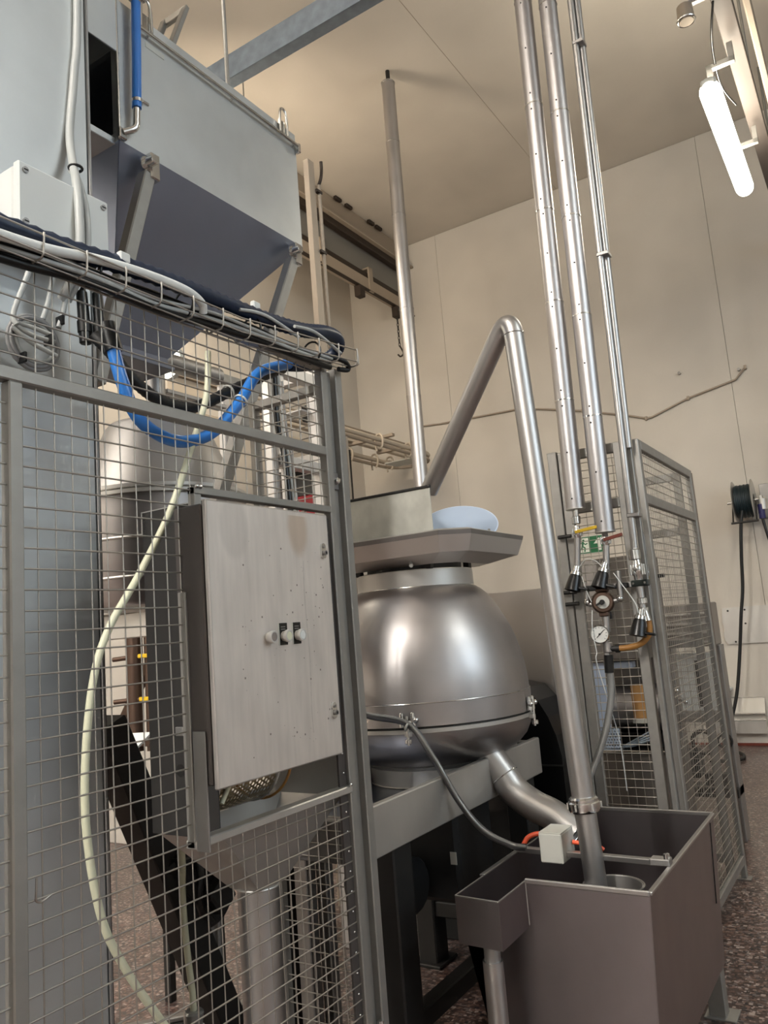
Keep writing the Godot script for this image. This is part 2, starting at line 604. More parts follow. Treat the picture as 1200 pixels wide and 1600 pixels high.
# ---------- light fittings ----------
func lamp(at: Vector3, label: String, group := "", tint := Color(1.0, 0.97, 0.92), power := 1.0, upward := 0.12, hung := true, turn := Vector3.ZERO) -> void:
	var t := thing("strip_lamp", label, "lamp", at, group)
	# diffuser: a rounded trough, 1.66 m long, open sides glowing
	var prof := [Vector2(0, -0.84), Vector2(0.04, -0.83), Vector2(0.066, -0.80), Vector2(0.072, -0.76), Vector2(0.072, 0.76), Vector2(0.066, 0.80), Vector2(0.04, 0.83), Vector2(0, 0.84)]
	put(t, "diffuser", lathe(prof, 24), M.lamp, Transform3D(Basis(Vector3.RIGHT, PI / 2), at))
	for s in [-1, 1]:
		put(t, "end_cap", box_mesh(v3(0.10, 0.06, 0.05), 0.012), M.light_grey, here(at + v3(0, 0.045, s * 0.80)))
	put(t, "housing", box_mesh(v3(0.06, 0.03, 1.60), 0.008), M.light_grey, here(at + v3(0, 0.078, 0)))
	for s in [-0.6, 0.6]:
		put(t, "bracket", box_mesh(v3(0.03, 0.09, 0.04), 0.003), M.frame, here(at + v3(0, 0.124, s)))
	if hung:
		for s in [-0.6, 0.6]:
			rod(t, "drop_rod", at + v3(0, 0.16, s), v3(at.x, 7.353, at.z + s), 0.008, M.frame, 8)
	for d in [[-1.0, -0.085, 1.0], [1.0, 0.115, upward]]:
		var l := AreaLight3D.new()
		l.name = "strip_light_glow"
		l.area_size = Vector2(0.13, 1.6)
		l.area_normalize_energy = true
		l.light_energy = LAMP_ENERGY * d[2] * power
		l.light_color = tint
		l.area_range = 40.0
		l.area_attenuation = 2.0
		l.shadow_enabled = true
		t.add_child(l, true)
		l.position = v3(0, d[1], 0)
		l.rotation_degrees = v3(90.0 * d[0], 0, 0)
		if turn != Vector3.ZERO and d[0] < 0.0:
			l.rotation_degrees = turn
			l.position = l.basis * v3(0, 0, -0.09)
			l.area_size = Vector2(1.6, 0.13)

func lamps() -> void:
	lamp(v3(-0.53, 5.1, -6.3), "glowing strip lamp hanging in front of the back wall at upper right", "", Color(1.0, 0.96, 0.88), 0.16, 0.7, false)
	lamp(v3(-4.7, 5.5, -4.9), "unseen strip lamp added behind the feed hopper to warm the far left walls", "", WARM, 0.26, 0.04, true, v3(6, 40, 0))  # added lamp, out of sight, brightens the left and back walls
	added_window()
	lamp(v3(4.9, 6.5, -2.6), "unseen strip lamp added at right outside the picture", "", Color(0.94, 0.98, 1.0), 0.24, 1.6)  # added lamp, lights the ceiling that the tall housing mirrors
	var spots := [v3(-1.62, 6.5, 2.6), v3(-1.62, 6.5, 4.6), v3(-1.62, 6.5, 6.4), v3(-5.0, 6.5, 2.5)]
	for p in spots:
		lamp(p, "strip lamp of the rows outside the picture", "lamps outside the picture", COOL, 0.70, 1.15)
	# a small round work light behind the guard
	var t := thing("bulkhead_lamp", "small round lit bulkhead lamp behind the guard beside the bent pipe", "lamp", v3(-2.95, 3.06, -2.66))
	var face := sphere(0.075)
	put(t, "globe", face, M.lamp, here(v3(-2.95, 3.06, -2.66)))
	put(t, "base", cyl_mesh(0.09, 0.03, 24), M.light_grey, Transform3D(Basis(Vector3.RIGHT, PI / 2), v3(-2.95, 3.06, -2.75)))
	put(t, "bracket", box_mesh(v3(0.05, 0.05, 0.76), 0.004), M.frame, here(v3(-2.95, 3.06, -3.14)))
	var o := OmniLight3D.new()
	o.name = "bulkhead_glow"
	o.light_energy = 0.12
	o.light_size = 0.07
	o.omni_range = 20.0
	o.omni_attenuation = 2.0
	o.light_color = Color(1.0, 0.96, 0.88)
	o.shadow_enabled = true
	t.add_child(o)

# daylight: an unseen frosted window added in the right wall for cool light
func added_window() -> void:
	var c := v3(6.47, 4.3, -1.6)
	var w := bx(self, "added_window_1", v3(6.485, 3.1, -4.1), v3(6.50, 5.5, 0.9), M.added_daylight, 0.0)
	w.set_meta("kind", "structure")
	for z in [-4.1, -2.43, -0.77, 0.9]:
		bx(w, "added_window_frame", v3(6.44, 3.05, z - 0.03), v3(6.50, 5.55, z + 0.03), M.white, 0.006)
	for y in [3.08, 4.3, 5.52]:
		bx(w, "added_window_frame", v3(6.445, y - 0.03, -4.1), v3(6.50, y + 0.03, 0.9), M.white, 0.006)
	var l := AreaLight3D.new()
	l.name = "added_daylight"
	l.area_size = Vector2(5.0, 2.4)
	l.area_normalize_energy = true
	l.light_energy = DAY_ENERGY
	l.light_color = Color(0.88, 0.95, 1.0)
	l.area_range = 40.0
	l.area_attenuation = 2.0
	l.shadow_enabled = true
	add_child(l)
	l.position = v3(6.43, 4.3, -1.6)
	l.rotation_degrees = v3(0, 90, 0)

func sphere(r: float, sides := 24) -> ArrayMesh:
	var p := []
	for k in 13:
		var a := -PI / 2 + PI * k / 12.0
		p.append(Vector2(max(cos(a) * r, 0.0), sin(a) * r))
	return lathe(p, sides)

# ---------- room ----------
func struct(called: String, lo: Vector3, hi: Vector3, mat: Material, bevel := 0.0) -> MeshInstance3D:
	var o := bx(self, called, lo, hi, mat, bevel)
	o.set_meta("kind", "structure")
	return o

func room() -> void:
	struct("floor", v3(-7, -0.3, -10.3), v3(7, 0, 8.4), M.floor)
	struct("ceiling", v3(-7, 7.354, -10.3), v3(7, 7.6, 8.4), M.ceiling)
	for k in 2:
		struct("trim_%d" % (k + 1), v3(-3.004 + 4.8 * k, 7.352, -9.87), v3(-3.0 + 4.8 * k, 7.3545, 5.6), M.painted_rail)
	# back wall: sandwich panels on a core, thin open joints between them
	var w := struct("wall_back", v3(-7, 0, -10.3), v3(7, 7.36, -9.90), M.wall)
	var xs := [-6.5, -4.9, -1.2, 2.5, 6.5]
	for k in 4:
		bx(w, "wall_panel", v3(xs[k] + 0.0018, 0.02, -9.9), v3(xs[k + 1] - 0.0018, 7.35, -9.87), M.wall, 0.002)
	struct("wall_left", v3(-7, 0, -9.9), v3(-6.48, 7.36, 8.4), M.wall)
	struct("wall_right", v3(6.5, 0, -9.9), v3(7, 7.36, 8.4), M.pale_wall)
	struct("wall_front", v3(-7, 0, 8), v3(7, 7.36, 8.4), M.pale_wall)
	struct("baseboard_back", v3(-6.48, 0, -9.872), v3(6.5, 0.03, -9.862), M.redbrown, 0.003)

# ---------- things on and near the back wall ----------
func far_wall_things() -> void:
	var z := -9.87
	# exit sign
	var s := thing("exit_sign", "green emergency exit sign with running man and up arrow on the back wall", "sign", v3(-3.1, 2.48, z))
	var st := begin()
	for q in [[v3(-0.21, -0.105, 0), Vector2(0, 1)], [v3(-0.21, 0.105, 0), Vector2(0, 0)], [v3(0.21, 0.105, 0), Vector2(1, 0)], [v3(-0.21, -0.105, 0), Vector2(0, 1)], [v3(0.21, 0.105, 0), Vector2(1, 0)], [v3(0.21, -0.105, 0), Vector2(1, 1)]]:
		st.set_normal(v3(0, 0, 1))
		st.set_uv(q[1])
		st.add_vertex(q[0])
	put(s, "sign_face", done(st), M.sign, here(v3(-3.1, 2.48, z + 0.0095)))
	bx(s, "backing", v3(-3.315, 2.37, z), v3(-2.885, 2.59, z + 0.009), M.white, 0.002)
	# cable run along the wall
	var run := [v3(-5.42, 4.45, z + 0.02), v3(-5.40, 4.52, z + 0.02), v3(-5.1, 4.49, z + 0.02), v3(-4.4, 4.46, z + 0.02), v3(-3.88, 4.44, z + 0.02), v3(-3.6, 4.38, z + 0.02), v3(-3.0, 4.22, z + 0.02), v3(-2.4, 4.02, z + 0.02), v3(-2.22, 3.95, z + 0.02), v3(-2.15, 3.95, z + 0.02), v3(-1.7, 4.09, z + 0.02), v3(-1.15, 4.19, z + 0.02), v3(-1.03, 4.31, z + 0.02)]
	var c := thing("wall_cable", "thin grey cable clipped in a sagging line across the back wall", "cable", run[0])
	wire(c, "cable", run, 0.013, M.painted_rail, 8)
	for k in [1, 4, 6, 8, 10, 12]:
		put(c, "clip", box_mesh(v3(0.03, 0.05, 0.035), 0.004), M.painted_rail, here(run[k] + v3(0, 0, -0.002)))
	for p in [[v3(-1.10, 4.30, z), "small grey wall stud beside the raised end of the wall cable"], [v3(-1.76, 4.42, z), "small grey wall stud above the rising part of the wall cable"]]:
		lone("wall_stud", cyl_mesh(0.018, 0.05, 10), M.frame, Transform3D(Basis(Vector3.RIGHT, PI / 2), p[0] + v3(0, 0, 0.02)), p[1], "stud")
	# hose reel
	var r := thing("hose_reel", "dark green hose wound on a stainless wall reel at right", "hose reel", v3(-1.22, 2.72, -9.62))
	var ax := Transform3D(Basis(Vector3.BACK, PI / 2), v3(-1.22, 2.72, -9.60))
	put(r, "drum", cyl_mesh(0.10, 0.16, 28), M.dull, ax)
	for k in 9:
		put(r, "hose_turn", ring(0.175 + 0.006 * (k % 2), 0.011, 28), M.reel, Transform3D(ax.basis, ax.origin + v3(-0.076 + 0.019 * k, 0, 0)))
	for sx in [-1, 1]:
		put(r, "flange", lathe([Vector2(0.07, -0.004), Vector2(0.235, -0.004), Vector2(0.24, 0), Vector2(0.235, 0.004), Vector2(0.07, 0.004), Vector2(0.07, -0.004)], 32), M.steel, Transform3D(ax.basis, ax.origin + v3(sx * 0.098, 0, 0)))
	rod(r, "axle", v3(-1.40, 2.72, -9.60), v3(-1.0, 2.72, -9.60), 0.018, M.chrome, 12)
	bx(r, "wall_bracket", v3(-1.08, 2.52, -9.87), v3(-0.98, 2.92, -9.845), M.dull, 0.004)
	bx(r, "bracket_arm", v3(-1.06, 2.68, -9.85), v3(-1.03, 2.76, -9.56), M.steel, 0.004)
	rod(r, "swivel", v3(-1.04, 2.60, -9.60), v3(-1.04, 2.72, -9.60), 0.05, M.steel, 16)
	for sx in [-0.12, 0.12]:
		rod(r, "guide_arm", v3(-1.22 + sx, 2.70, -9.56), v3(-1.22 + sx, 2.47, -9.40), 0.009, M.dark_metal, 8)
	rod(r, "guide_roller", v3(-1.36, 2.47, -9.40), v3(-1.08, 2.47, -9.40), 0.012, M.dark_metal, 10)
	wire(r, "hanging_hose", curve([v3(-1.235, 2.60, -9.43), v3(-1.27, 2.43, -9.42), v3(-1.312, 2.1, -9.43), v3(-1.35, 1.75, -9.45), v3(-1.404, 1.47, -9.45), v3(-1.474, 1.06, -9.45), v3(-1.56, 0.62, -9.42), v3(-1.68, 0.25, -9.40), v3(-1.74, 0.03, -9.45), v3(-1.62, 0.025, -9.30), v3(-1.53, 0.025, -9.12), v3(-1.51, 0.025, -8.92), v3(-1.60, 0.025, -8.76), v3(-1.80, 0.025, -8.78)], 6), 0.018, M.rubber, 10)
	var f := thing("supply_hose", "dark supply hose with purple coupling hanging from the reel at the right edge", "hose", v3(-0.98, 2.6, -9.6))
	wire(f, "hose", curve([v3(-1.06, 2.62, -9.58), v3(-1.06, 2.50, -9.58), v3(-1.03, 2.28, -9.58), v3(-0.97, 1.9, -9.6), v3(-0.9, 1.4, -9.6), v3(-0.86, 0.6, -9.6), v3(-0.86, 0.02, -9.6)], 6), 0.016, M.black, 10)
	rod(f, "coupling", v3(-1.06, 2.66, -9.58), v3(-1.058, 2.50, -9.58), 0.034, M.purple, 14)
	# rub plate and wall basin
	var pl := thing("wall_plate", "wide scuffed stainless rub plate screwed to the back wall at right", "wall plate", v3(-1.2, 1.35, z))
	var poly := PackedVector2Array([Vector2(-1.66, 1.55), Vector2(-0.2, 1.55), Vector2(-0.2, 1.135), Vector2(-1.64, 1.135), Vector2(-1.67, 1.18), Vector2(-1.68, 1.25), Vector2(-1.665, 1.31), Vector2(-1.675, 1.40)])
	put(pl, "plate", prism(poly, 0.02), M.steel, here(v3(0, 0, z + 0.012)))
	for p in [v3(-1.60, 1.515, 0), v3(-1.42, 1.515, 0), v3(-1.43, 1.36, 0), v3(-1.56, 1.16, 0), v3(-1.0, 1.515, 0)]:
		put(pl, "screw", cyl_mesh(0.011, 0.01, 10), M.dark_metal, Transform3D(Basis(Vector3.RIGHT, PI / 2), p + v3(0, 0, z + 0.026)))
	var b := thing("wall_tray", "folded stainless tray with two ribs hung low on the back wall", "tray", v3(-1.55, 0.35, -9.7))
	var prof := PackedVector2Array([Vector2(0, 0.53), Vector2(0.012, 0.53), Vector2(0.11, 0.372), Vector2(0.13, 0.366), Vector2(0.10, 0.31), Vector2(0.125, 0.296), Vector2(0.12, 0.15), Vector2(0, 0.15)])
	put(b, "body", prism(prof, 0.56), M.steel, Transform3D(Basis(Vector3.UP, -PI / 2), v3(-1.63, 0, -9.87)))
	for y in [[0.532, 0.01], [0.368, 0.128], [0.297, 0.124]]:
		rod(b, "rib", v3(-1.91, y[0], -9.87 + y[1]), v3(-1.35, y[0], -9.87 + y[1]), 0.008, M.chrome, 8)
	lone("wall_shelf", box_mesh(v3(0.5, 0.03, 0.3), 0.004), M.white, here(v3(-1.92, 0.64, -9.72)), "white plastic shelf board on the back wall beside the folded tray", "shelf")

func ring(r: float, t: float, sides := 32) -> ArrayMesh:
	var key := "ring %.4f %.4f %d" % [r, t, sides]
	if not meshes.has(key):
		var prof := []
		for k in 9:
			var a := TAU * k / 8.0
			prof.append(Vector2(r + cos(a) * t, sin(a) * t))
		meshes[key] = lathe(prof, sides)
	return meshes[key]

# ---------- overhead ----------
func overhead() -> void:
	# trunking over the lamp
	var t := thing("lamp_trunking", "grey cable trunking running above the strip lamp towards the back wall", "trunking", v3(-0.45, 5.5, -4))
	bx(t, "channel", v3(-0.42, 5.56, -9.87), v3(-0.30, 5.66, 5.6), M.trunking, 0.004)
	bx(t, "conduit", v3(-0.24, 5.52, -9.87), v3(-0.19, 5.57, 5.6), M.painted_rail, 0.01)
	for z in [-9.0, -7.3, -5.6, -3.9, -2.2, 0.0, 2.5]:
		rod(t, "drop_rod", v3(-0.36, 5.6, z), v3(-0.36, 7.353, z), 0.012, M.frame, 8)
	for z in [-6.9, -5.7]:
		bx(t, "lamp_arm", v3(-0.55, 5.36, z - 0.02), v3(-0.36, 5.40, z + 0.02), M.frame, 0.003)
		bx(t, "lamp_arm", v3(-0.40, 5.36, z - 0.02), v3(-0.36, 5.51, z + 0.02), M.frame, 0.003)
		bx(t, "lamp_arm", v3(-0.55, 5.265, z - 0.02), v3(-0.51, 5.40, z + 0.02), M.frame, 0.003)
	wire(t, "loose_wire", curve([v3(-0.40, 5.5, -5.2), v3(-0.47, 5.42, -5.5), v3(-0.49, 5.36, -5.9), v3(-0.44, 5.4, -6.3)], 6), 0.008, M.black, 6)
	var sp := thing("spot_camera", "small round grey fitting under the trunking at the top right", "fitting", v3(-0.56, 5.45, -5.1))
	put(sp, "body", cyl_mesh(0.055, 0.12, 20, 0.05, 0.01), M.painted_rail, here(v3(-0.57, 5.47, -5.16)))
	put(sp, "rim", ring(0.054, 0.008, 20), M.chrome, here(v3(-0.57, 5.42, -5.16)))
	bx(sp, "arm", v3(-0.57, 5.515, -5.18), v3(-0.42, 5.54, -5.14), M.frame, 0.003)
	# steel channel crossing under the ceiling
	var bm := thing("ceiling_beam", "blue grey galvanised steel channel crossing below the ceiling", "beam", v3(0, 5.9, -4.1))
	bx(bm, "web", v3(-6.48, 5.80, -4.068), v3(6.5, 6.0, -4.06), M.galvanised, 0.002)
	bx(bm, "flange", v3(-6.48, 5.80, -4.16), v3(6.5, 5.808, -4.06), M.galvanised, 0.002)
	bx(bm, "flange", v3(-6.48, 5.992, -4.16), v3(6.5, 6.0, -4.06), M.galvanised, 0.002)
	for x in [-5.2, -0.6, 3.6]:
		rod(bm, "drop_rod", v3(x, 5.99, -4.11), v3(x, 7.355, -4.11), 0.012, M.frame, 8)
	# pendant pipe from the ceiling by the far corner
	var pp := thing("drop_pipe", "slender stainless clad pipe hanging from the ceiling near the far left corner", "pipe", v3(-3.6, 3, -6.5))
	rod(pp, "hanger_rod", v3(-3.59, 7.19, -6.5), v3(-3.59, 7.356, -6.5), 0.022, M.dark_metal, 10)
	var ys := [1.2, 3.85, 4.75, 5.75, 6.55, 7.22]
	for k in 5:
		rod(pp, "cladding", v3(-3.625 + 0.006 * k, ys[k], -6.5), v3(-3.619 + 0.006 * k, ys[k + 1], -6.5), 0.071 - 0.0008 * k, M.clad, 28)
		put(pp, "joint_band", cyl_mesh(0.0735, 0.012, 28), M.clad, here(v3(-3.619 + 0.006 * k, ys[k + 1] - 0.01, -6.5)))
	bx(pp, "foot_stay", v3(-3.66, 0.0, -6.54), v3(-3.58, 1.22, -6.46), M.dull, 0.005)
	# double rail under the ceiling along the left wall
	var rl := thing("overhead_rail", "brown stained double conveyor rail with grey side sheet under the ceiling at left", "rail", v3(-5.4, 6.6, -7))
	bx(rl, "side_sheet", v3(-5.50, 6.42, -9.86), v3(-5.47, 7.05, -4.3), M.rail_sheet, 0.002)
	bx(rl, "ceiling_fascia", v3(-5.62, 7.05, -9.86), v3(-5.44, 7.354, -4.3), M.painted_rail, 0.01)
	bx(rl, "upper_rail", v3(-5.45, 6.86, -9.86), v3(-5.36, 6.96, -4.3), M.dark_rail, 0.006)
	bx(rl, "upper_flange", v3(-5.46, 6.96, -9.86), v3(-5.30, 6.985, -4.3), M.painted_rail, 0.004)
	bx(rl, "lower_rail", v3(-5.45, 6.40, -9.86), v3(-5.38, 6.48, -4.3), M.dark_rail, 0.006)
	bx(rl, "lower_channel", v3(-5.46, 6.22, -9.86), v3(-5.36, 6.39, -4.3), M.painted_rail, 0.006)
	bx(rl, "lower_lip", v3(-5.40, 6.205, -9.86), v3(-5.345, 6.222, -4.3), M.dark_rail, 0.003)
	for z in [-7.6, -8.7, -5.6]:
		bx(rl, "hanger", v3(-5.37, 6.20, z - 0.05), v3(-5.345, 6.56, z + 0.05), M.painted_rail, 0.004)
		bx(rl, "hanger", v3(-5.45, 6.53, z - 0.05), v3(-5.345, 6.56, z + 0.05), M.painted_rail, 0.004)
	for z in [-9.4, -8.45]:
		bx(rl, "stop_block", v3(-5.44, 6.06, z - 0.06), v3(-5.34, 6.22, z + 0.06), M.dark_rail, 0.006)
	for z in [-8.1, -8.35, -8.9, -9.1]:
		put(rl, "bolt_plate", box_mesh(v3(0.05, 0.05, 0.14), 0.01), M.dark_rail, here(v3(-5.40, 7.33, z)))
	var hk := thing("rail_chain", "short chain with hook hanging from the end of the overhead rail", "chain", v3(-5.39, 5.7, -9.35))
	for k in 9:
		put(hk, "link", stretched_ring(0.02, 0.006), M.dark_metal, Transform3D(Basis(Vector3.UP, PI / 2 * (k % 2)) * Basis(Vector3.RIGHT, PI / 2), v3(-5.39, 6.05 - 0.05 * k, -9.40)))
	wire(hk, "hook", curve([v3(-5.39, 5.63, -9.40), v3(-5.36, 5.57, -9.40), v3(-5.34, 5.50, -9.40), v3(-5.39, 5.47, -9.40), v3(-5.43, 5.51, -9.40)], 4), 0.012, M.dark_rail, 8)
	# low loop conveyor near the left wall
	var cv := thing("loop_conveyor", "beige overhead loop conveyor with shackle clips near the far left corner", "conveyor", v3(-5.5, 4.0, -9))
	bx(cv, "support_beam", v3(-5.64, 4.06, -9.86), v3(-5.56, 4.23, -5.2), M.beige, 0.006)
	bx(cv, "beam_flange", v3(-5.68, 4.225, -9.86), v3(-5.52, 4.245, -5.2), M.painted_rail, 0.004)
	var loop := []
	for k in 13:
		var a := -PI / 2 + PI * k / 12.0
		loop.append(v3(-5.32 - 0.34 * sin(a) - 0.0, 3.93, -9.1 - 0.36 * cos(a)))
	var track := [v3(-4.98, 3.93, -5.4)] + loop + [v3(-5.66, 3.93, -5.4)]
	wire(cv, "track", track, 0.032, M.beige, 8)
	var under := []
	for p in track: under.append(p + v3(0, -0.07, 0))
	wire(cv, "lower_track", under, 0.024, M.painted_rail, 8)
	for p in [v3(-5.0, 3.93, -8.0), v3(-5.0, 3.93, -8.7), v3(-5.2, 3.93, -9.43), v3(-5.6, 3.93, -9.2), v3(-5.66, 3.93, -8.3), v3(-5.66, 3.93, -8.9)]:
		put(cv, "shackle_clip", shackle(), M.beige, Transform3D(Basis().scaled(v3(0.8, 0.8, 0.8)), p + v3(0, -0.01, 0)))
	for z in [-8.3, -9.0]:
		bx(cv, "cross_arm", v3(-5.66, 4.02, z - 0.03), v3(-4.96, 4.06, z + 0.03), M.painted_rail, 0.004)
	bx(cv, "end_plate", v3(-5.5, 3.84, -9.2), v3(-5.1, 3.855, -8.9), M.light_grey, 0.003)
	bx(cv, "post", v3(-5.62, 0, -8.05), v3(-5.46, 3.9, -7.9), M.dark_metal, 0.006)

func stretched_ring(r: float, t: float) -> ArrayMesh:
	var pts := []
	for k in 17:
		var a := TAU * k / 16.0
		pts.append(v3(cos(a) * r * 0.7, 0, sin(a) * r * 1.5))
	return tube(pts, t, 6, false)

func shackle() -> ArrayMesh:
	if not meshes.has("shackle"):
		meshes["shackle"] = tube(curve([v3(-0.05, -0.16, 0), v3(-0.06, -0.05, 0), v3(-0.05, 0.07, 0), v3(0.02, 0.1, 0), v3(0.07, 0.04, 0), v3(0.06, -0.08, 0), v3(0.02, -0.13, 0)], 4), 0.017, 8)
	return meshes["shackle"]

# ---------- tall housing and hopper at the left ----------
func column_and_hopper() -> void:
	var t := thing("machine_column", "tall plain stainless machine housing behind the guard at the far left", "machine housing", v3(-2.0, 0, -0.8))
	bx(t, "casing", v3(-2.35, 0.02, -1.352), v3(-1.75, 4.6, -0.2), M.sheet, 0.006)
	bx(t, "corner_strip", v3(-1.772, 0.02, -1.362), v3(-1.748, 4.6, -1.352), M.dull, 0.002)
	bx(t, "edge_shade", v3(-2.33, 0.02, -1.385), v3(-1.776, 2.6, -1.362), M.dark, 0.001)  # dark strip standing in for the shading along the casing edge
	bx(t, "bridge_plate", v3(-1.904, 3.578, -1.60), v3(-1.896, 3.80, -1.372), M.sheet, 0.002)
	bx(t, "bridge_floor", v3(-2.35, 3.25, -1.59), v3(-1.92, 3.275, -1.362), M.sheet, 0.002)
	bx(t, "added_dark_back", v3(-2.42, 3.20, -1.60), v3(-2.40, 4.4, -1.30), M.dark, 0.002)  # dark plate added so the hopper opening looks unlit inside
	bx(t, "bridge_roof", v3(-2.42, 3.80, -1.60), v3(-1.896, 3.81, -1.372), M.sheet, 0.002)
	# hopper
	var h := thing("feed_hopper", "big grey steel feed hopper with sloping funnel floor at the top left", "hopper", v3(-2.37, 2.7, -2.07))
	var x0 := -1.9
	var x1 := -2.85
	var z0 := -1.59
	var z1 := -2.55
	var yb := 3.258
	var yt := 3.785
	bx(h, "front_panel", v3(x0 - 0.004, yb, z1), v3(x0, yt, z0), M.sheet, 0.001)
	bx(h, "back_panel", v3(x1, yb, z1), v3(x1 + 0.004, yt, z0), M.sheet, 0.001)
	bx(h, "side_panel", v3(x1, yb, z1), v3(x0 - 0.004, yt, z1 + 0.004), M.sheet, 0.001)
	for q in [[v3(x1, yb, z0 - 0.02), v3(x0 - 0.004, 3.292, z0)], [v3(x1, 3.60, z0 - 0.02), v3(x0 - 0.004, yt, z0)], [v3(-1.93, 3.292, z0 - 0.02), v3(x0 - 0.004, 3.60, z0)], [v3(x1, 3.292, z0 - 0.02), v3(-2.40, 3.60, z0)]]:
		bx(h, "window_side", q[0], q[1], M.sheet, 0.001)
	bx(h, "lid", v3(x1, yt - 0.004, z1), v3(x0, yt, z0), M.sheet, 0.001)
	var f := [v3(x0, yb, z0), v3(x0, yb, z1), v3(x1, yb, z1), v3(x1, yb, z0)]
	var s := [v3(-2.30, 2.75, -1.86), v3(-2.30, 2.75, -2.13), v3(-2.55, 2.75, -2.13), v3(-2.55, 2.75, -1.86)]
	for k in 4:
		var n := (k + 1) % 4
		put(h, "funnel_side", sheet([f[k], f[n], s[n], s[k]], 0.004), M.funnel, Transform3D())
	var so := thing("hopper_spout", "short dark grey outlet spout under the hopper funnel", "spout", v3(-2.41, 2.7, -2.03))
	for k in 4:
		var n := (k + 1) % 4
		put(so, "wall", sheet([s[k], s[n], s[n] + v3(0, -0.035, 0), s[k] + v3(0, -0.035, 0)], 0.004), M.spout, Transform3D())
	bx(so, "flange", v3(-2.57, 2.700, -2.15), v3(-2.28, 2.715, -1.84), M.spout, 0.002)
	# top rail with its stand-offs, lifting eyes
	rod(h, "top_rail", v3(-1.882, 3.722, -1.66), v3(-1.882, 3.722, -2.54), 0.0075, M.chrome, 10)
	for z in [-1.72, -2.14, -2.52]:
		rod(h, "standoff", v3(-1.90, 3.715, z), v3(-1.882, 3.722, z), 0.005, M.chrome, 8)
	bx(h, "rail_end", v3(-1.90, 3.69, -2.555), v3(-1.875, 3.735, -2.54), M.chrome, 0.003)
	for z in [-1.71, -2.455]:
		var e := [v3(-1.885, 3.735, z + 0.024), v3(-1.885, 3.83, z + 0.02), v3(-1.885, 3.85, z), v3(-1.885, 3.83, z - 0.02), v3(-1.885, 3.735, z - 0.024)]
		wire(h, "lifting_eye", curve(e, 5), 0.0055, M.chrome, 8)
		bx(h, "eye_plate", v3(-1.898, 3.735, z - 0.02), v3(-1.892, 3.80, z + 0.02), M.chrome, 0.002)
	rod(h, "weld_bead", v3(-1.899, yb, -1.591), v3(-1.899, yt, -1.591), 0.005, M.chrome, 8)
	bx(h, "scratched_tag", v3(-1.901, 3.68, -1.80), v3(-1.898, 3.70, -1.715), M.light_grey, 0.001)
	# vent frame on the lid
	var vf := thing("lid_frame", "small bright angled frame standing on the hopper lid", "frame", v3(-2.05, 3.79, -2.0))
	for q in [[v3(-2.0, 3.785, -1.90), v3(-2.0, 4.10, -2.02)], [v3(-2.12, 3.785, -1.90), v3(-2.12, 4.10, -2.02)], [v3(-2.0, 4.09, -2.02), v3(-2.12, 4.09, -2.02)]]:
		bar(vf, "bar", q[0], q[1], 0.03, 0.02, M.frame, 0.003)
	var gr := thing("hanger_rod", "thin grey hanger rod dropping from the ceiling onto the hopper lid", "rod", v3(-2.3, 3.8, -2.3))
	rod(gr, "rod", v3(-2.05, 3.785, -2.30), v3(-2.06, 7.355, -2.30), 0.009, M.frame, 10)
	rod(gr, "nut", v3(-2.05, 3.785, -2.30), v3(-2.05, 3.81, -2.30), 0.02, M.chrome, 6)
	# blue sight hose with elbow fittings
	var b := thing("sight_hose", "straight bright blue hose clamped upright to the near hopper corner", "hose", v3(-1.86, 3.3, -1.65))
	wire(b, "hose", curve([v3(-1.86, 3.80, -1.645), v3(-1.86, 3.6, -1.640), v3(-1.862, 3.38, -1.634)], 6), 0.016, M.blue, 14)
	rod(b, "top_fitting", v3(-1.86, 3.78, -1.645), v3(-1.86, 3.86, -1.645), 0.017, M.chrome, 12)
	put(b, "bottom_elbow", tube(elbows([v3(-1.862, 3.41, -1.635), v3(-1.865, 3.305, -1.632), v3(-1.89, 3.285, -1.598)], 0.03), 0.0125, 14), M.chrome, Transform3D())
	put(b, "top_elbow", tube(elbows([v3(-1.86, 3.84, -1.645), v3(-1.865, 3.875, -1.64), v3(-1.895, 3.88, -1.60)], 0.03), 0.015, 14), M.chrome, Transform3D())
	for y in [3.795, 3.405]:
		put(b, "hose_clamp", cyl_mesh(0.0185, 0.012, 16), M.chrome, here(v3(-1.861, y, -1.637)))
		bx(b, "clamp_screw", v3(-1.852, y - 0.006, -1.672), v3(-1.842, y + 0.006, -1.645), M.chrome, 0.003)
	bx(b, "weld_lug", v3(-1.90, 3.26, -1.612), v3(-1.885, 3.30, -1.582), M.chrome, 0.003)
	# struts
	for q in [[v3(-1.90, 3.185, -1.70), v3(-1.90, 2.40, -1.473), "near square strut bolted under the hopper edge beside the blue hose"], [v3(-1.90, 3.165, -2.47), v3(-1.90, 2.02, -1.93), "long square strut bolted under the far hopper corner"]]:
		var st := thing("hopper_strut", q[2], "strut", q[0])
		bar(st, "tube", q[0], q[1], 0.045, 0.045, M.frame, 0.004)
		var top: Vector3 = q[0]
		bx(st, "bracket", top + v3(-0.012, -0.02, -0.035), top + v3(0.03, 0.075, 0.005), M.chrome, 0.004)
		put(st, "bolt", cyl_mesh(0.018, 0.05, 6, -1.0, 0.003), M.chrome, Transform3D(Basis(Vector3.BACK, PI / 2), top + v3(0.035, 0.03, 0.012)))
		put(st, "washer", cyl_mesh(0.025, 0.005, 20), M.chrome, Transform3D(Basis(Vector3.BACK, PI / 2), top + v3(0.015, 0.03, 0.012)))
	# junction box
	var j := thing("junction_box", "white plastic junction box with corner screws mounted on the tall housing", "junction box", v3(-1.67, 2.6, -1.16))
	bx(j, "body", v3(-1.748, 2.615, -1.292), v3(-1.62, 2.785, -1.035), M.white, 0.008)
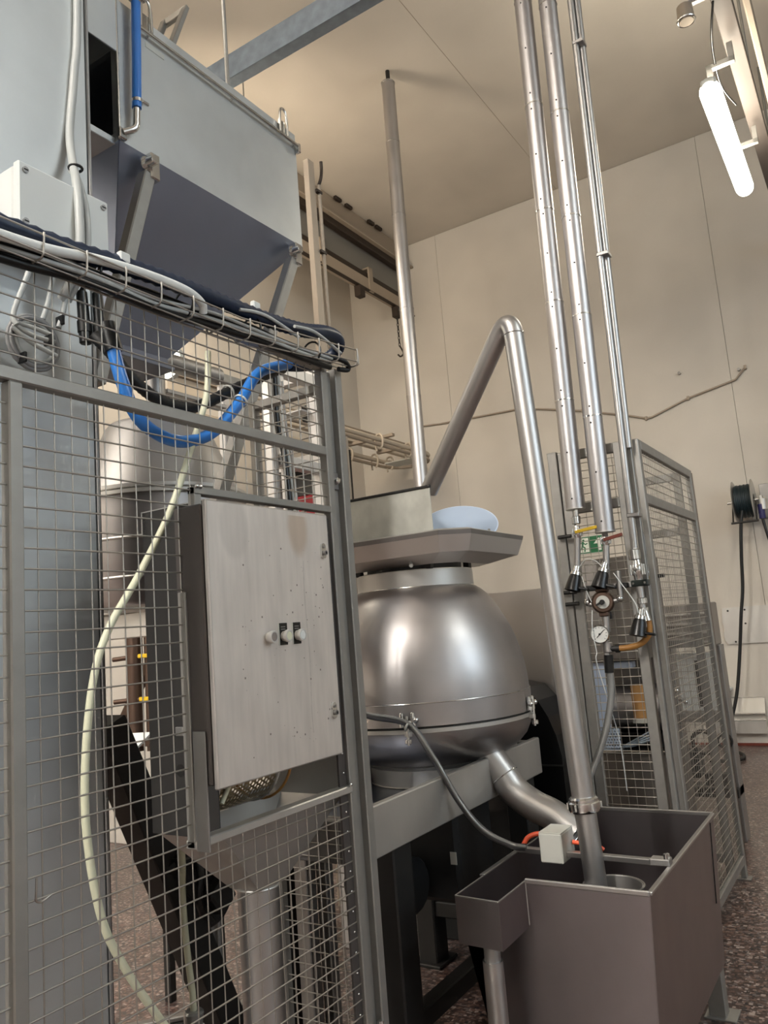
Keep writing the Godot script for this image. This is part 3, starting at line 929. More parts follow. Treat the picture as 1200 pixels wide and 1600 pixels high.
	bx(j, "cover", v3(-1.62, 2.613, -1.294), v3(-1.598, 2.787, -1.033), M.white, 0.006)
	for p in [[2.765, -1.052], [2.765, -1.276], [2.632, -1.052], [2.632, -1.276]]:
		put(j, "screw", cyl_mesh(0.008, 0.006, 12), M.dull, Transform3D(Basis(Vector3.BACK, PI / 2), v3(-1.5965, p[0], p[1])))
		put(j, "screw_slot", box_mesh(v3(0.002, 0.003, 0.011), 0.0005), M.dark, here(v3(-1.593, p[0], p[1])))
	# cable down the housing, coil of spare cable
	var c := thing("white_cable", "thick white cable running down the tall housing to the junction box", "cable", v3(-1.735, 3, -1.25))
	wire(c, "cable", curve([v3(-1.738, 4.6, -1.36 + 0.03), v3(-1.738, 3.5, -1.318), v3(-1.738, 3.23, -1.300), v3(-1.736, 3.05, -1.281), v3(-1.70, 2.93, -1.262), v3(-1.62, 2.83, -1.21), v3(-1.585, 2.72, -1.192), v3(-1.588, 2.58, -1.19), v3(-1.66, 2.50, -1.19)], 6), 0.0115, M.grey_cable, 12)
	wire(c, "second_core", curve([v3(-1.70, 2.905, -1.254), v3(-1.62, 2.82, -1.222), v3(-1.580, 2.70, -1.213), v3(-1.588, 2.58, -1.21), v3(-1.66, 2.50, -1.21)], 6), 0.008, M.grey_cable, 10)
	put(c, "cable_tie", ring(0.017, 0.004, 16), M.black, here(v3(-1.67, 2.895, -1.248)))
	var coil := thing("cable_coil", "grey cable wound in a round coil hanging behind the guard at the left edge", "cable", v3(-1.68, 2.36, -1.1))
	for k in 4:
		var pts := []
		for a in 25:
			var th := TAU * a / 24.0
			var rr := 0.050 + 0.001 * sin(th * 2.0 + k) + 0.0062 * k
			pts.append(v3(-1.668 - 0.004 * (k % 2), 2.366 + sin(th) * rr, -1.118 + cos(th) * rr))
		wire(coil, "turn", pts, 0.0055, M.coil if k > 0 else M.grey_cable, 8)
	for q in [[v3(-1.66, 2.40, -1.06), v3(-1.65, 2.395, -1.10), v3(-1.64, 2.385, -1.15)], [v3(-1.66, 2.395, -1.06), v3(-1.65, 2.375, -1.10), v3(-1.64, 2.37, -1.155)], [v3(-1.66, 2.385, -1.055), v3(-1.65, 2.355, -1.10), v3(-1.64, 2.335, -1.16)]]:
		wire(coil, "bundled_strand", curve(q, 6), 0.006, M.grey_cable, 8)
	for q in [[v3(-1.64, 2.62, -1.11), v3(-1.645, 2.52, -1.085), v3(-1.655, 2.42, -1.055), v3(-1.65, 2.39, -1.06)], [v3(-1.64, 2.56, -1.20), v3(-1.66, 2.47, -1.195), v3(-1.66, 2.42, -1.18)], [v3(-1.66, 2.57, -1.17), v3(-1.67, 2.49, -1.16), v3(-1.68, 2.44, -1.15)]]:
		wire(coil, "lead", curve(q, 6), 0.007, M.grey_cable, 8)
	for p in [v3(-1.645, 2.372, -1.14), v3(-1.66, 2.315, -1.08), v3(-1.66, 2.44, -1.185)]:
		put(coil, "cable_tie", box_mesh(v3(0.03, 0.026, 0.008), 0.003), M.black, here(p))
	var pl := thing("black_connectors", "pair of black cable connectors hanging behind the guard beside the cable coil", "connector", v3(-1.62, 2.45, -1.22))
	for k in 2:
		rod(pl, "plug", v3(-1.64 + 0.02 * k, 2.39, -1.245 - 0.032 * k), v3(-1.64 + 0.02 * k, 2.53, -1.235 - 0.032 * k), 0.016, M.black, 14, 0.014, 0.003)
		rod(pl, "grip", v3(-1.64 + 0.02 * k, 2.42, -1.243 - 0.032 * k), v3(-1.64 + 0.02 * k, 2.45, -1.241 - 0.032 * k), 0.018, M.rubber, 14)
		wire(pl, "tail", curve([v3(-1.64 + 0.02 * k, 2.53, -1.235 - 0.032 * k), v3(-1.60, 2.58, -1.24 - 0.02 * k), v3(-1.56, 2.61, -1.25)], 5), 0.006, M.black, 8)

# ---------- machinery seen through the guard ----------
func behind_the_guard() -> void:
	# round hood under the hopper
	var t := thing("mixer_hood", "shiny conical steel mixer hood below the hopper spout behind the mesh", "hood", v3(-2.36, 1.7, -2.12))
	var c := v3(-2.36, 0, -2.12)
	put(t, "cone", lathe([Vector2(0.0, 2.475), Vector2(0.19, 2.47), Vector2(0.205, 2.45), Vector2(0.30, 2.21), Vector2(0.31, 2.18)], 56), M.dull, here(c))
	put(t, "flange", lathe([Vector2(0.30, 2.155), Vector2(0.335, 2.155), Vector2(0.335, 2.168), Vector2(0.328, 2.172), Vector2(0.335, 2.176), Vector2(0.335, 2.188), Vector2(0.30, 2.188)], 56), M.steel, here(c))
	put(t, "drum", lathe([Vector2(0.0, 1.76), Vector2(0.30, 1.76), Vector2(0.315, 1.78), Vector2(0.315, 2.155)], 56), M.kettle, here(c))
	for y in [1.86, 2.0]:
		put(t, "band", ring(0.316, 0.006, 48), M.steel, here(c + v3(0, y, 0)))
	for k in 3:
		rod(t, "leg", c + v3(0.26 * cos(k * 2.1 + 2.4), 0, 0.26 * sin(k * 2.1 + 2.4)), c + v3(0.26 * cos(k * 2.1 + 2.4), 1.77, 0.26 * sin(k * 2.1 + 2.4)), 0.03, M.dull, 14)
	var cb := thing("cross_beam", "flat steel cross beam under the mixer hood seen through the mesh", "beam", v3(-2.9, 1.7, -2.3))
	bx(cb, "beam", v3(-3.4, 1.665, -2.62), v3(-2.55, 1.785, -2.56), M.steel, 0.004)
	bx(cb, "top_flange", v3(-3.4, 1.785, -2.64), v3(-2.55, 1.80, -2.50), M.steel, 0.003)
	# bent pipe beside the spout
	var bp := thing("bent_pipe", "dull stainless pipe bent over at the top beside the hopper spout", "pipe", v3(-2.6, 2.2, -2.34))
	put(bp, "pipe", open_tube(elbows([v3(-2.62, 1.95, -2.35), v3(-2.62, 2.895, -2.35), v3(-2.62, 2.90, -2.75)], 0.09, 10), 0.042, 0.003, 24), M.dull, Transform3D())
	put(bp, "collar", cyl_mesh(0.052, 0.03, 24), M.dull, here(v3(-2.62, 2.34, -2.35)))
	bx(bp, "stay", v3(-2.66, 2.74, -2.78), v3(-2.60, 2.76, -2.40), M.dull, 0.003)
	# drum housing with funnel and drain under the cabinet
	var h := thing("drum_housing", "grey steel drum housing with perforated drum and drain funnel below the cabinet", "machine", v3(-1.55, 1.1, -1.65))
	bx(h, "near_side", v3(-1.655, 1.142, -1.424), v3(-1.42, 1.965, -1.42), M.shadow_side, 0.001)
	bx(h, "far_side", v3(-1.655, 1.142, -1.905), v3(-1.42, 1.965, -1.90), M.steel, 0.001)
	bx(h, "back_rail", v3(-1.66, 1.90, -1.905), v3(-1.64, 1.965, -1.42), M.steel, 0.001)
	bx(h, "roof", v3(-1.66, 1.962, -1.905), v3(-1.42, 1.967, -1.42), M.steel, 0.001)
	var ax := Transform3D(Basis(Vector3.RIGHT, PI / 2), v3(-1.545, 1.298, -1.545))
	put(h, "drum", lathe([Vector2(0.116, -0.115), Vector2(0.120, -0.11), Vector2(0.120, 0.11), Vector2(0.116, 0.115)], 40), M.perforated, ax)
	for z in [-1.437, -1.658]:
		put(h, "drum_rim", ring(0.120, 0.005, 40), M.steel, Transform3D(ax.basis, v3(-1.545, 1.298, z)))
	rod(h, "drum_shaft", v3(-1.545, 1.298, -1.42), v3(-1.545, 1.298, -1.90), 0.016, M.chrome, 12)
	wire(h, "drip_cord", curve([v3(-1.43, 1.22, -1.44), v3(-1.43, 1.26, -1.47), v3(-1.425, 1.30, -1.49), v3(-1.43, 1.33, -1.48)], 5), 0.006, M.cream, 8)
	put(h, "inner_ring", ring(0.125, 0.004, 40), M.amber, Transform3D(ax.basis, v3(-1.545, 1.298, -1.70)))
	# funnel
	var r := [v3(-1.412, 1.145, -1.426), v3(-1.412, 1.145, -1.903), v3(-1.64, 1.145, -1.903), v3(-1.64, 1.145, -1.426)]
	var s := [v3(-1.50, 0.955, -1.63), v3(-1.50, 0.955, -1.735), v3(-1.60, 0.955, -1.735), v3(-1.60, 0.955, -1.63)]
	for k in 4:
		var n := (k + 1) % 4
		put(h, "funnel_side", sheet([r[k], r[n], s[n], s[k]], 0.004), M.steel, Transform3D())
	rod(h, "drain_pipe", v3(-1.55, 0.0, -1.683), v3(-1.55, 0.965, -1.683), 0.056, M.pipe, 32)
	put(h, "drain_ring", ring(0.057, 0.004, 32), M.steel, here(v3(-1.55, 0.95, -1.683)))
	var cg := thing("cable_gland", "black cable gland pair on the dark side of the drum housing", "gland", v3(-1.5, 1.6, -1.41))
	for k in 2:
		put(cg, "gland", cyl_mesh(0.014, 0.03, 6, 0.012, 0.003), M.black, Transform3D(Basis(Vector3.RIGHT, PI / 2), v3(-1.475 + 0.032 * k, 1.585, -1.406)))
		put(cg, "cap", cyl_mesh(0.007, 0.012, 12), M.dull, Transform3D(Basis(Vector3.RIGHT, PI / 2), v3(-1.475 + 0.032 * k, 1.587, -1.388)))
	bx(cg, "plate", v3(-1.50, 1.565, -1.418), v3(-1.42, 1.605, -1.41), M.black, 0.003)
	# sloping dark leg and its motor
	var d := thing("sloping_beam", "dark square beam sloping down to the floor behind the lower mesh", "beam", v3(-2.0, 0, -2.2))
	bar(d, "tube", v3(-2.0, 1.40, -1.545), v3(-2.0, 0.02, -2.15), 0.10, 0.095, M.dark_metal, 0.004)
	bx(d, "foot", v3(-2.08, 0.0, -2.25), v3(-1.92, 0.02, -2.05), M.dark_metal, 0.003)
	var ms := thing("belt_motor", "dark ribbed drive motor below the drum housing behind the mesh", "motor", v3(-1.95, 0.85, -1.9))
	var ma := along(v3(-2.0, 0.96, -1.78), v3(-2.0, 0.74, -1.95))
	put(ms, "body", cyl_mesh(0.075, 0.26, 28, -1.0, 0.012), M.dark, ma)
	for k in 10:
		var a := TAU * k / 10.0
		put(ms, "cooling_rib", box_mesh(v3(0.012, 0.2, 0.018), 0.003), M.dark_metal, ma * Transform3D(Basis(Vector3.UP, -a), v3(cos(a), 0, sin(a)) * 0.08))
	put(ms, "fan_cover", cyl_mesh(0.08, 0.05, 28, 0.07, 0.008), M.dark_metal, ma * here(v3(0, -0.14, 0)))
	put(ms, "terminal_box", box_mesh(v3(0.05, 0.09, 0.08), 0.008), M.dark_metal, ma * here(v3(0.1, 0.03, 0)))
	bx(ms, "mount", v3(-2.12, 0.94, -1.98), v3(-1.90, 0.97, -1.74), M.dark_metal, 0.004)
	wire(ms, "motor_cable", curve([v3(-1.90, 0.96, -1.80), v3(-1.86, 0.92, -1.77), v3(-1.86, 0.86, -1.76), v3(-1.89, 0.80, -1.80)], 5), 0.012, M.black, 8)
	# uprights behind the funnel
	var up := thing("frame_uprights", "pair of brown lit steel uprights behind the drain pipe", "frame", v3(-2.0, 0, -2.45))
	bx(up, "upright", v3(-2.03, 0, -2.46), v3(-1.97, 0.98, -2.40), M.dull, 0.004)
	bx(up, "upright", v3(-2.03, 0, -2.58), v3(-1.98, 1.0, -2.53), M.dull, 0.004)
	bx(up, "tie", v3(-2.02, 0.88, -2.58), v3(-1.98, 0.92, -2.40), M.dull, 0.003)
	var fb := thing("floor_rail", "low dark floor rail crossing behind the bottom of the mesh", "rail", v3(-2.7, 0.05, -2.4))
	bar(fb, "rail", v3(-2.95, 0.06, -2.15), v3(-2.5, 0.06, -2.65), 0.07, 0.07, M.dark_metal, 0.006)
	bar(fb, "rail_cap", v3(-2.95, 0.105, -2.15), v3(-2.5, 0.105, -2.65), 0.04, 0.02, M.dull, 0.004)
	# profile frame of the packing machine
	var p := thing("profile_frame", "tall pale aluminium profile frame of the machine behind the guard", "frame", v3(-2.7, 0, -3.3))
	for q in [[-2.60, -3.10, 3.02, 0.05], [-2.60, -3.20, 3.02, 0.035], [-2.60, -3.53, 3.16, 0.085], [-2.95, -3.53, 3.16, 0.06], [-2.95, -3.13, 3.02, 0.05]]:
		bx(p, "upright", v3(q[0] - q[3] / 2, 0, q[1] - q[3] / 2), v3(q[0] + q[3] / 2, q[2], q[1] + q[3] / 2), M.profile, 0.005)
	for y in [3.07, 2.56, 1.6]:
		bx(p, "cross_bar", v3(-2.95, y, -3.56), v3(-2.60, y + 0.07, -3.50), M.profile, 0.004)
		bx(p, "side_bar", v3(-2.63, y - 0.06, -3.53), v3(-2.57, y, -3.13), M.profile, 0.004)
	bx(p, "shelf_plate", v3(-2.95, 2.86, -3.52), v3(-2.62, 2.87, -3.40), M.profile, 0.002)
	var cond := thing("cable_drop", "bundle of dark cables dropping beside the aluminium profile frame", "cable", v3(-2.56, 2.5, -3.12))
	for k in 3:
		wire(cond, "cable", curve([v3(-2.52, 2.98 - 0.02 * k, -3.06 - 0.03 * k), v3(-2.53, 2.7, -3.075 - 0.035 * k), v3(-2.53, 2.5, -3.12 - 0.03 * k), v3(-2.52, 2.0, -3.13 - 0.03 * k), v3(-2.53, 1.2, -3.12 - 0.03 * k)], 5), [0.016, 0.009, 0.007][k], [M.black, M.grey_cable, M.dull][k], 8)
	var rb := thing("red_panel", "dark machine window with a crimson lower panel inside the profile frame", "panel", v3(-2.75, 2.3, -3.6))
	bx(rb, "dark_window", v3(-2.9, 2.42, -3.62), v3(-2.64, 2.58, -3.60), M.black, 0.003)
	bx(rb, "red_cover", v3(-2.9, 2.29, -3.62), v3(-2.64, 2.42, -3.595), M.red, 0.006)
	var tp := thing("tall_channel", "slim beige channel post rising to hopper height behind the guard", "post", v3(-2.6, 0, -3.64))
	bx(tp, "channel", v3(-2.64, 0, -3.665), v3(-2.60, 4.50, -3.605), M.painted_rail, 0.003)
	rod(tp, "conduit", v3(-2.60, 0.2, -3.70), v3(-2.60, 4.36, -3.70), 0.012, M.painted_rail, 10)
	wire(tp, "conduit_end", curve([v3(-2.60, 4.36, -3.70), v3(-2.58, 4.40, -3.70), v3(-2.585, 4.47, -3.72), v3(-2.58, 4.52, -3.715)], 5), 0.01, M.dark_rail, 8)
	for y in [3.4, 3.9, 4.3]:
		bx(tp, "clip", v3(-2.61, y, -3.715), v3(-2.585, y + 0.02, -3.66), M.dark_rail, 0.002)
	# bolts, brackets and rods: small wire shelf beyond the profile frame
	var ws := thing("wire_rack", "small wire rack with bent rods beyond the aluminium profile frame", "rack", v3(-2.75, 2.7, -3.9))
	for k in 6:
		rod(ws, "rod", v3(-3.05, 2.64 + 0.025 * k, -4.0), v3(-2.66, 2.64 + 0.025 * k, -3.85), 0.005, M.painted_rail, 6)
	for q in [[v3(-2.86, 2.6, -3.8), v3(-2.80, 2.86, -3.8)], [v3(-2.76, 2.62, -3.78), v3(-2.70, 2.80, -3.78)]]:
		rod(ws, "stay", q[0], q[1], 0.012, M.light_grey, 8)
	for x in [-3.04, -2.67]:
		rod(ws, "leg", v3(x, 0.0, -3.95 + 0.3 * (x + 2.86)), v3(x, 2.80, -3.95 + 0.3 * (x + 2.86)), 0.012, M.painted_rail, 8)
	bx(ws, "clamp_block", v3(-2.90, 2.92, -3.82), v3(-2.80, 3.02, -3.76), M.dark, 0.006)
	# piping at the far left seen through the gap
	var vp := thing("valve_riser", "brown riser pipe with two yellow valve levers seen through the mesh gap", "pipe", v3(-3.86, 0.6, -3.2))
	rod(vp, "riser", v3(-3.87, 1.02, -3.22), v3(-3.86, 1.72, -3.22), 0.05, M.bronze, 20)
	rod(vp, "second_riser", v3(-3.76, 1.02, -3.24), v3(-3.76, 1.72, -3.24), 0.025, M.bronze, 14)
	bx(vp, "wall_arm", v3(-3.91, 1.05, -4.62), v3(-3.72, 1.10, -3.19), M.bronze, 0.004)
	for y in [1.57, 1.32]:
		rod(vp, "branch", v3(-3.98, y - 0.01, -3.16), v3(-3.80, y, -3.22), 0.014, M.bronze, 10)
		bx(vp, "lever", v3(-3.80, y - 0.012, -3.22), v3(-3.66, y + 0.012, -3.19), M.yellow, 0.004)
	var br := thing("diagonal_brace", "brown diagonal brace in front of the pale wall behind the mesh gap", "brace", v3(-3.95, 1.2, -3.3))
	bx(br, "foot_post", v3(-4.74, 0.0, -3.39), v3(-4.66, 0.5, -3.31), M.bronze, 0.004)
	bar(br, "brace", v3(-4.70, 0.45, -3.35), v3(-3.66, 1.80, -3.35), 0.05, 0.05, M.bronze, 0.004)
	var wp := thing("white_chute", "white plastic guide plates at the foot of the valve riser", "plate", v3(-3.2, 1.1, -2.6))
	put(wp, "plate", sheet([v3(-3.42, 1.20, -2.62), v3(-3.03, 1.215, -2.62), v3(-3.20, 1.06, -2.55), v3(-3.42, 1.09, -2.56)], 0.012), M.white, Transform3D())
	put(wp, "lower_plate", sheet([v3(-3.36, 1.05, -2.60), v3(-3.18, 1.07, -2.60), v3(-3.28, 0.97, -2.55)], 0.012), M.white, Transform3D())
	bx(wp, "bracket", v3(-3.6, 0.9, -2.72), v3(-3.0, 0.96, -2.66), M.dark_metal, 0.004)
	for x in [-3.55, -3.05]:
		bx(wp, "leg", v3(x - 0.02, 0, -2.71), v3(x + 0.02, 0.92, -2.67), M.dark_metal, 0.004)
	# added pale screen closing the view left of the machine, so that the mesh gap shows a bright surface
	var sc := thing("added_screen", "beige screen added far behind the tall housing", "added_screen", v3(-5.0, 0, -4.6))
	bx(sc, "panel", v3(-6.4, 0.0, -4.70), v3(-3.70, 2.3, -4.62), M.wall, 0.004)

# ---------- the welded mesh guard ----------
func mesh_wires(t: Node3D, at: Vector3, u: Vector3, n: Vector3, us: Array, ys: Array, pu: float, py: float, u0: float, y0: float, holes: Array, r := 0.002) -> void:
	# upright wires behind, level wires in front; a hole is [u from, u to, y from, y to]
	var k := 0
	var q: float = us[0] + u0
	while q < us[1] - 0.01:
		var cuts := [[ys[0], ys[1]]]
		for hl in holes:
			if q > hl[0] and q < hl[1]:
				var left := []
				for c in cuts:
					if hl[2] > c[0]: left.append([c[0], min(c[1], hl[2])])
					if hl[3] < c[1]: left.append([max(c[0], hl[3]), c[1]])
				cuts = left
		for c in cuts:
			if c[1] - c[0] > 0.02:
				rod(t, "upright_wire", at + u * q + v3(0, c[0], 0) - n * r, at + u * q + v3(0, c[1], 0) - n * r, r * 0.8, M.wire, 6)
		q += pu
	var y: float = ys[0] + y0
	while y < ys[1] - 0.008:
		var cuts := [[us[0], us[1]]]
		for hl in holes:
			if y > hl[2] and y < hl[3]:
				var left := []
				for c in cuts:
					if hl[0] > c[0]: left.append([c[0], min(c[1], hl[0])])
					if hl[1] < c[1]: left.append([max(c[0], hl[1]), c[1]])
				cuts = left
		for c in cuts:
			if c[1] - c[0] > 0.02:
				rod(t, "level_wire", at + u * c[0] + v3(0, y, 0) + n * r, at + u * c[1] + v3(0, y, 0) + n * r, r, M.wire, 6)
		y += py

func guard() -> void:
	var x := -1.38
	var t := thing("mesh_guard", "grey welded mesh guard with steel frame across the left foreground", "guard fence", v3(x, 0, -1.4))
	var f := 0.03
	for q in [[-0.869, -0.899, 0.0, 2.143], [-1.905, -1.935, 0.0, 2.45], [-0.30, -0.33, 0.0, 2.45]]:
		bx(t, "post", v3(x - f, q[2], q[1]), v3(x, q[3], q[0]), M.frame, 0.003)
	bx(t, "middle_rail", v3(x - f, 2.143, -1.905), v3(x, 2.172, -0.33), M.frame, 0.003)
	bx(t, "top_rail", v3(x - f, 2.42, -1.905), v3(x, 2.45, -0.33), M.frame, 0.003)
	bx(t, "bottom_rail", v3(x - f, 0.06, -1.905), v3(x, 0.09, -0.899), M.frame, 0.003)
	# edging of the cut-out for the cabinet
	for q in [[1.155, 1.72, -1.326, -1.302], [1.72, 1.985, -1.37, -1.347]]:
		bx(t, "cutout_edge", v3(x - 0.025, q[0], q[2]), v3(x, q[1], q[3]), M.frame, 0.002)
	bx(t, "cutout_edge", v3(x - 0.025, 1.712, -1.37), v3(x, 1.728, -1.302), M.frame, 0.002)
	bx(t, "cutout_edge", v3(x - 0.025, 1.966, -1.906), v3(x + 0.002, 1.986, -1.347), M.frame, 0.002)
	bx(t, "cutout_ledge", v3(x - 0.03, 1.152, -1.908), v3(x + 0.006, 1.172, -1.302), M.steel, 0.003)
	for p in [v3(x + 0.004, 1.985, -1.352), v3(x + 0.004, 1.985, -1.364), v3(x + 0.008, 1.176, -1.895)]:
		put(t, "weld_spot", sphere(0.006, 10), M.chrome, here(p))
	for k in 6:
		put(t, "weld_spot", sphere(0.005, 8), M.chrome, here(v3(x + 0.001, 1.755 + 0.016 * k, -1.352 - 0.002 * (k % 2))))
	var at := v3(x - 0.014, 0, 0)
	var u := v3(0, 0, -1)
	var n := v3(1, 0, 0)
	# below the middle rail, right of the post (the row with the bent wire starts late)
	mesh_wires(t, at, u, n, [0.899, 1.905], [0.09, 2.143], 0.0411, 0.0405, 0.038, 0.0235, [[1.325, 1.905, 1.152, 1.72], [1.37, 1.905, 1.70, 1.975], [0.899, 0.924, 1.149, 1.161]])
	wire(t, "bent_wire_end", curve([v3(x - 0.011, 1.166, -0.950), v3(x - 0.011, 1.160, -0.930), v3(x - 0.009, 1.166, -0.919), v3(x - 0.007, 1.182, -0.918), v3(x - 0.007, 1.205, -0.919)], 4), 0.0022, M.wire, 6)
	mesh_wires(t, at, u, n, [0.899, 1.905], [2.172, 2.42], 0.0411, 0.0405, 0.038, 0.03, [])
	mesh_wires(t, at, u, n, [0.33, 0.869], [0.09, 2.143], 0.0411, 0.0405, 0.018, 0.0235, [])
	mesh_wires(t, at, u, n, [0.33, 0.899], [2.172, 2.42], 0.0411, 0.0405, 0.036, 0.03, [])
	# rivet strip beside the cabinet
	bx(t, "rivet_strip", v3(x - 0.02, 0.09, -1.904), v3(x - 0.012, 1.95, -1.872), M.body, 0.001)  # dark material stands in for the dark reflection on this strip
	for k in 28:
		put(t, "rivet", sphere(0.0035, 8), M.chrome, here(v3(x - 0.010, 0.46 + 0.0535 * k, -1.888)))
	# second post with its own fixing, and the recessed web between the two
	var p2 := thing("door_post", "plain steel upright standing just beyond the end of the mesh guard", "post", v3(x, 0, -2.0))
	bx(p2, "post", v3(x - 0.04, 0, -2.014), v3(x, 2.44, -1.98), M.frame, 0.003)
	bx(p2, "web", v3(x - 0.036, 0, -1.98), v3(x - 0.022, 2.43, -1.935), M.frame, 0.001)
	bx(p2, "keeper_plate", v3(x - 0.022, 2.045, -1.975), v3(x - 0.014, 2.10, -1.94), M.dull, 0.002)
	put(p2, "keeper_bolt", cyl_mesh(0.011, 0.014, 6, -1.0, 0.002), M.chrome, Transform3D(Basis(Vector3.BACK, PI / 2), v3(x - 0.008, 2.072, -1.958)))
	bx(p2, "base_plate", v3(x - 0.08, 0, -2.05), v3(x + 0.04, 0.012, -1.93), M.dull, 0.002)
	rod(p2, "hinge_pin", v3(x + 0.004, 0.485, -1.962), v3(x + 0.004, 0.525, -1.962), 0.010, M.chrome, 12)
	# return panel behind the two posts
	var r := thing("return_guard", "narrow mesh return panel behind the guard posts below the cabinet", "guard fence", v3(-1.6, 0, -2.05))
	bx(r, "post", v3(-1.80, 0, -2.06), v3(-1.77, 2.43, -2.03), M.frame, 0.003)
	bx(r, "top_rail", v3(-1.77, 2.40, -2.06), v3(-1.42, 2.43, -2.03), M.frame, 0.003)
	bx(r, "bottom_rail", v3(-1.77, 0.06, -2.06), v3(-1.42, 0.09, -2.03), M.frame, 0.003)
	mesh_wires(r, v3(0, 0, -2.045), v3(1, 0, 0), v3(0, 0, 1), [-1.77, -1.42], [0.09, 2.40], 0.0411, 0.0405, 0.02, 0.02, [])
	# single post of the far row
	var lp := thing("row_post", "single square steel post between the long pipe and the two clad pipes", "post", v3(-1.39, 0, -3.95))
	bx(lp, "post", v3(-1.415, 0, -3.975), v3(-1.365, 2.455, -3.925), M.frame, 0.003)
	bx(lp, "cap", v3(-1.416, 2.45, -3.976), v3(-1.364, 2.458, -3.924), M.frame, 0.002)
	bx(lp, "base_plate", v3(-1.46, 0, -4.02), v3(-1.32, 0.012, -3.88), M.dull, 0.002)

# ---------- switch cabinet ----------
func cabinet() -> void:
	var t := thing("switch_cabinet", "stained stainless switch cabinet with three round white buttons set in the guard", "cabinet", v3(-1.37, 1.28, -1.53))
	bx(t, "body", v3(-1.415, 1.29, -1.762), v3(-1.325, 1.93, -1.308), M.body, 0.004)
	bx(t, "seal", v3(-1.325, 1.298, -1.754), v3(-1.312, 1.922, -1.318), M.black, 0.001)
	bx(t, "door", v3(-1.312, 1.284, -1.770), v3(-1.298, 1.936, -1.300), M.cabinet, 0.004)
	var st := begin()
	for q in [[1.288, -1.304, 0, 1], [1.932, -1.304, 0, 0], [1.932, -1.766, 1, 0], [1.288, -1.304, 0, 1], [1.932, -1.766, 1, 0], [1.288, -1.766, 1, 1]]:
		st.set_normal(v3(1, 0, 0))
		st.set_uv(Vector2(q[2], q[3]))
		st.add_vertex(v3(-1.2978, q[0], q[1]))
	put(t, "door_face", done(st), M.door_skin, Transform3D())
	bx(t, "flange", v3(-1.43, 1.40, -1.308), v3(-1.405, 1.42, -1.302), M.dull, 0.002)
	bx(t, "mount_lug", v3(-1.375, 1.15, -1.306), v3(-1.335, 1.41, -1.302), M.dull, 0.001)
	for y in [1.832, 1.402]:
		var l := put(t, "lock", prism(rounded(0.020, 0.042, 0.009), 0.006), M.chrome, Transform3D(Basis(Vector3.UP, PI / 2), v3(-1.295, y, -1.737)))
		put(l, "lock_barrel", cyl_mesh(0.0065, 0.008, 16), M.dull, Transform3D(Basis(Vector3.BACK, PI / 2), v3(-1.289, y - 0.006, -1.738)))
		put(l, "key_slot", box_mesh(v3(0.003, 0.007, 0.004), 0.0005), M.black, here(v3(-1.2845, y - 0.006, -1.738)))
		put(l, "lock_screw", cyl_mesh(0.004, 0.003, 10), M.dull, Transform3D(Basis(Vector3.BACK, PI / 2), v3(-1.291, y + 0.011, -1.737)))
	var zs := [-1.491, -1.549, -1.603]
	for k in 3:
		var z: float = zs[k]
		var b := put(t, "push_button", cyl_mesh(0.0125, 0.012, 24, -1.0, 0.002), M.button_ring, Transform3D(Basis(Vector3.BACK, -PI / 2), v3(-1.292, 1.608, z)))
		put(b, "bezel", lathe([Vector2(0.0085, 0), Vector2(0.0145, 0), Vector2(0.0155, 0.003), Vector2(0.0155, 0.009), Vector2(0.0142, 0.011), Vector2(0.0112, 0.011), Vector2(0.0108, 0.008)], 28), M.button_ring, Transform3D(Basis(Vector3.BACK, -PI / 2), v3(-1.287, 1.608, z)))
		put(b, "lens", cyl_mesh(0.0109, 0.004, 24, -1.0, 0.001), [M.lens_dim, M.cream, M.white][k], Transform3D(Basis(Vector3.BACK, -PI / 2), v3(-1.2785, 1.608, z)))
		if k > 0:
			var lp := bx(t, "legend_plate", v3(-1.298, 1.586, z - 0.015), v3(-1.2955, 1.641, z + 0.017), M.black, 0.0005)
			bx(lp, "legend_edge", v3(-1.298, 1.586, z + 0.0165), v3(-1.295, 1.641, z + 0.0185), M.light_grey, 0.0003)
			for q in 2:
				bx(lp, "legend_line", v3(-1.2956, 1.630 - 0.006 * q, z - 0.007), v3(-1.2951, 1.6325 - 0.006 * q, z + 0.010), M.dull, 0.0001)

func rounded(w: float, h: float, r: float) -> PackedVector2Array:
	var p := PackedVector2Array()
	for c in [[1, 1, 0], [-1, 1, 1], [-1, -1, 2], [1, -1, 3]]:
		for k in 5:
			var a: float = PI / 2 * (c[2] + k / 4.0)
			p.append(Vector2(c[0] * (w / 2 - r) + cos(a) * r, c[1] * (h / 2 - r) + sin(a) * r))
	return p

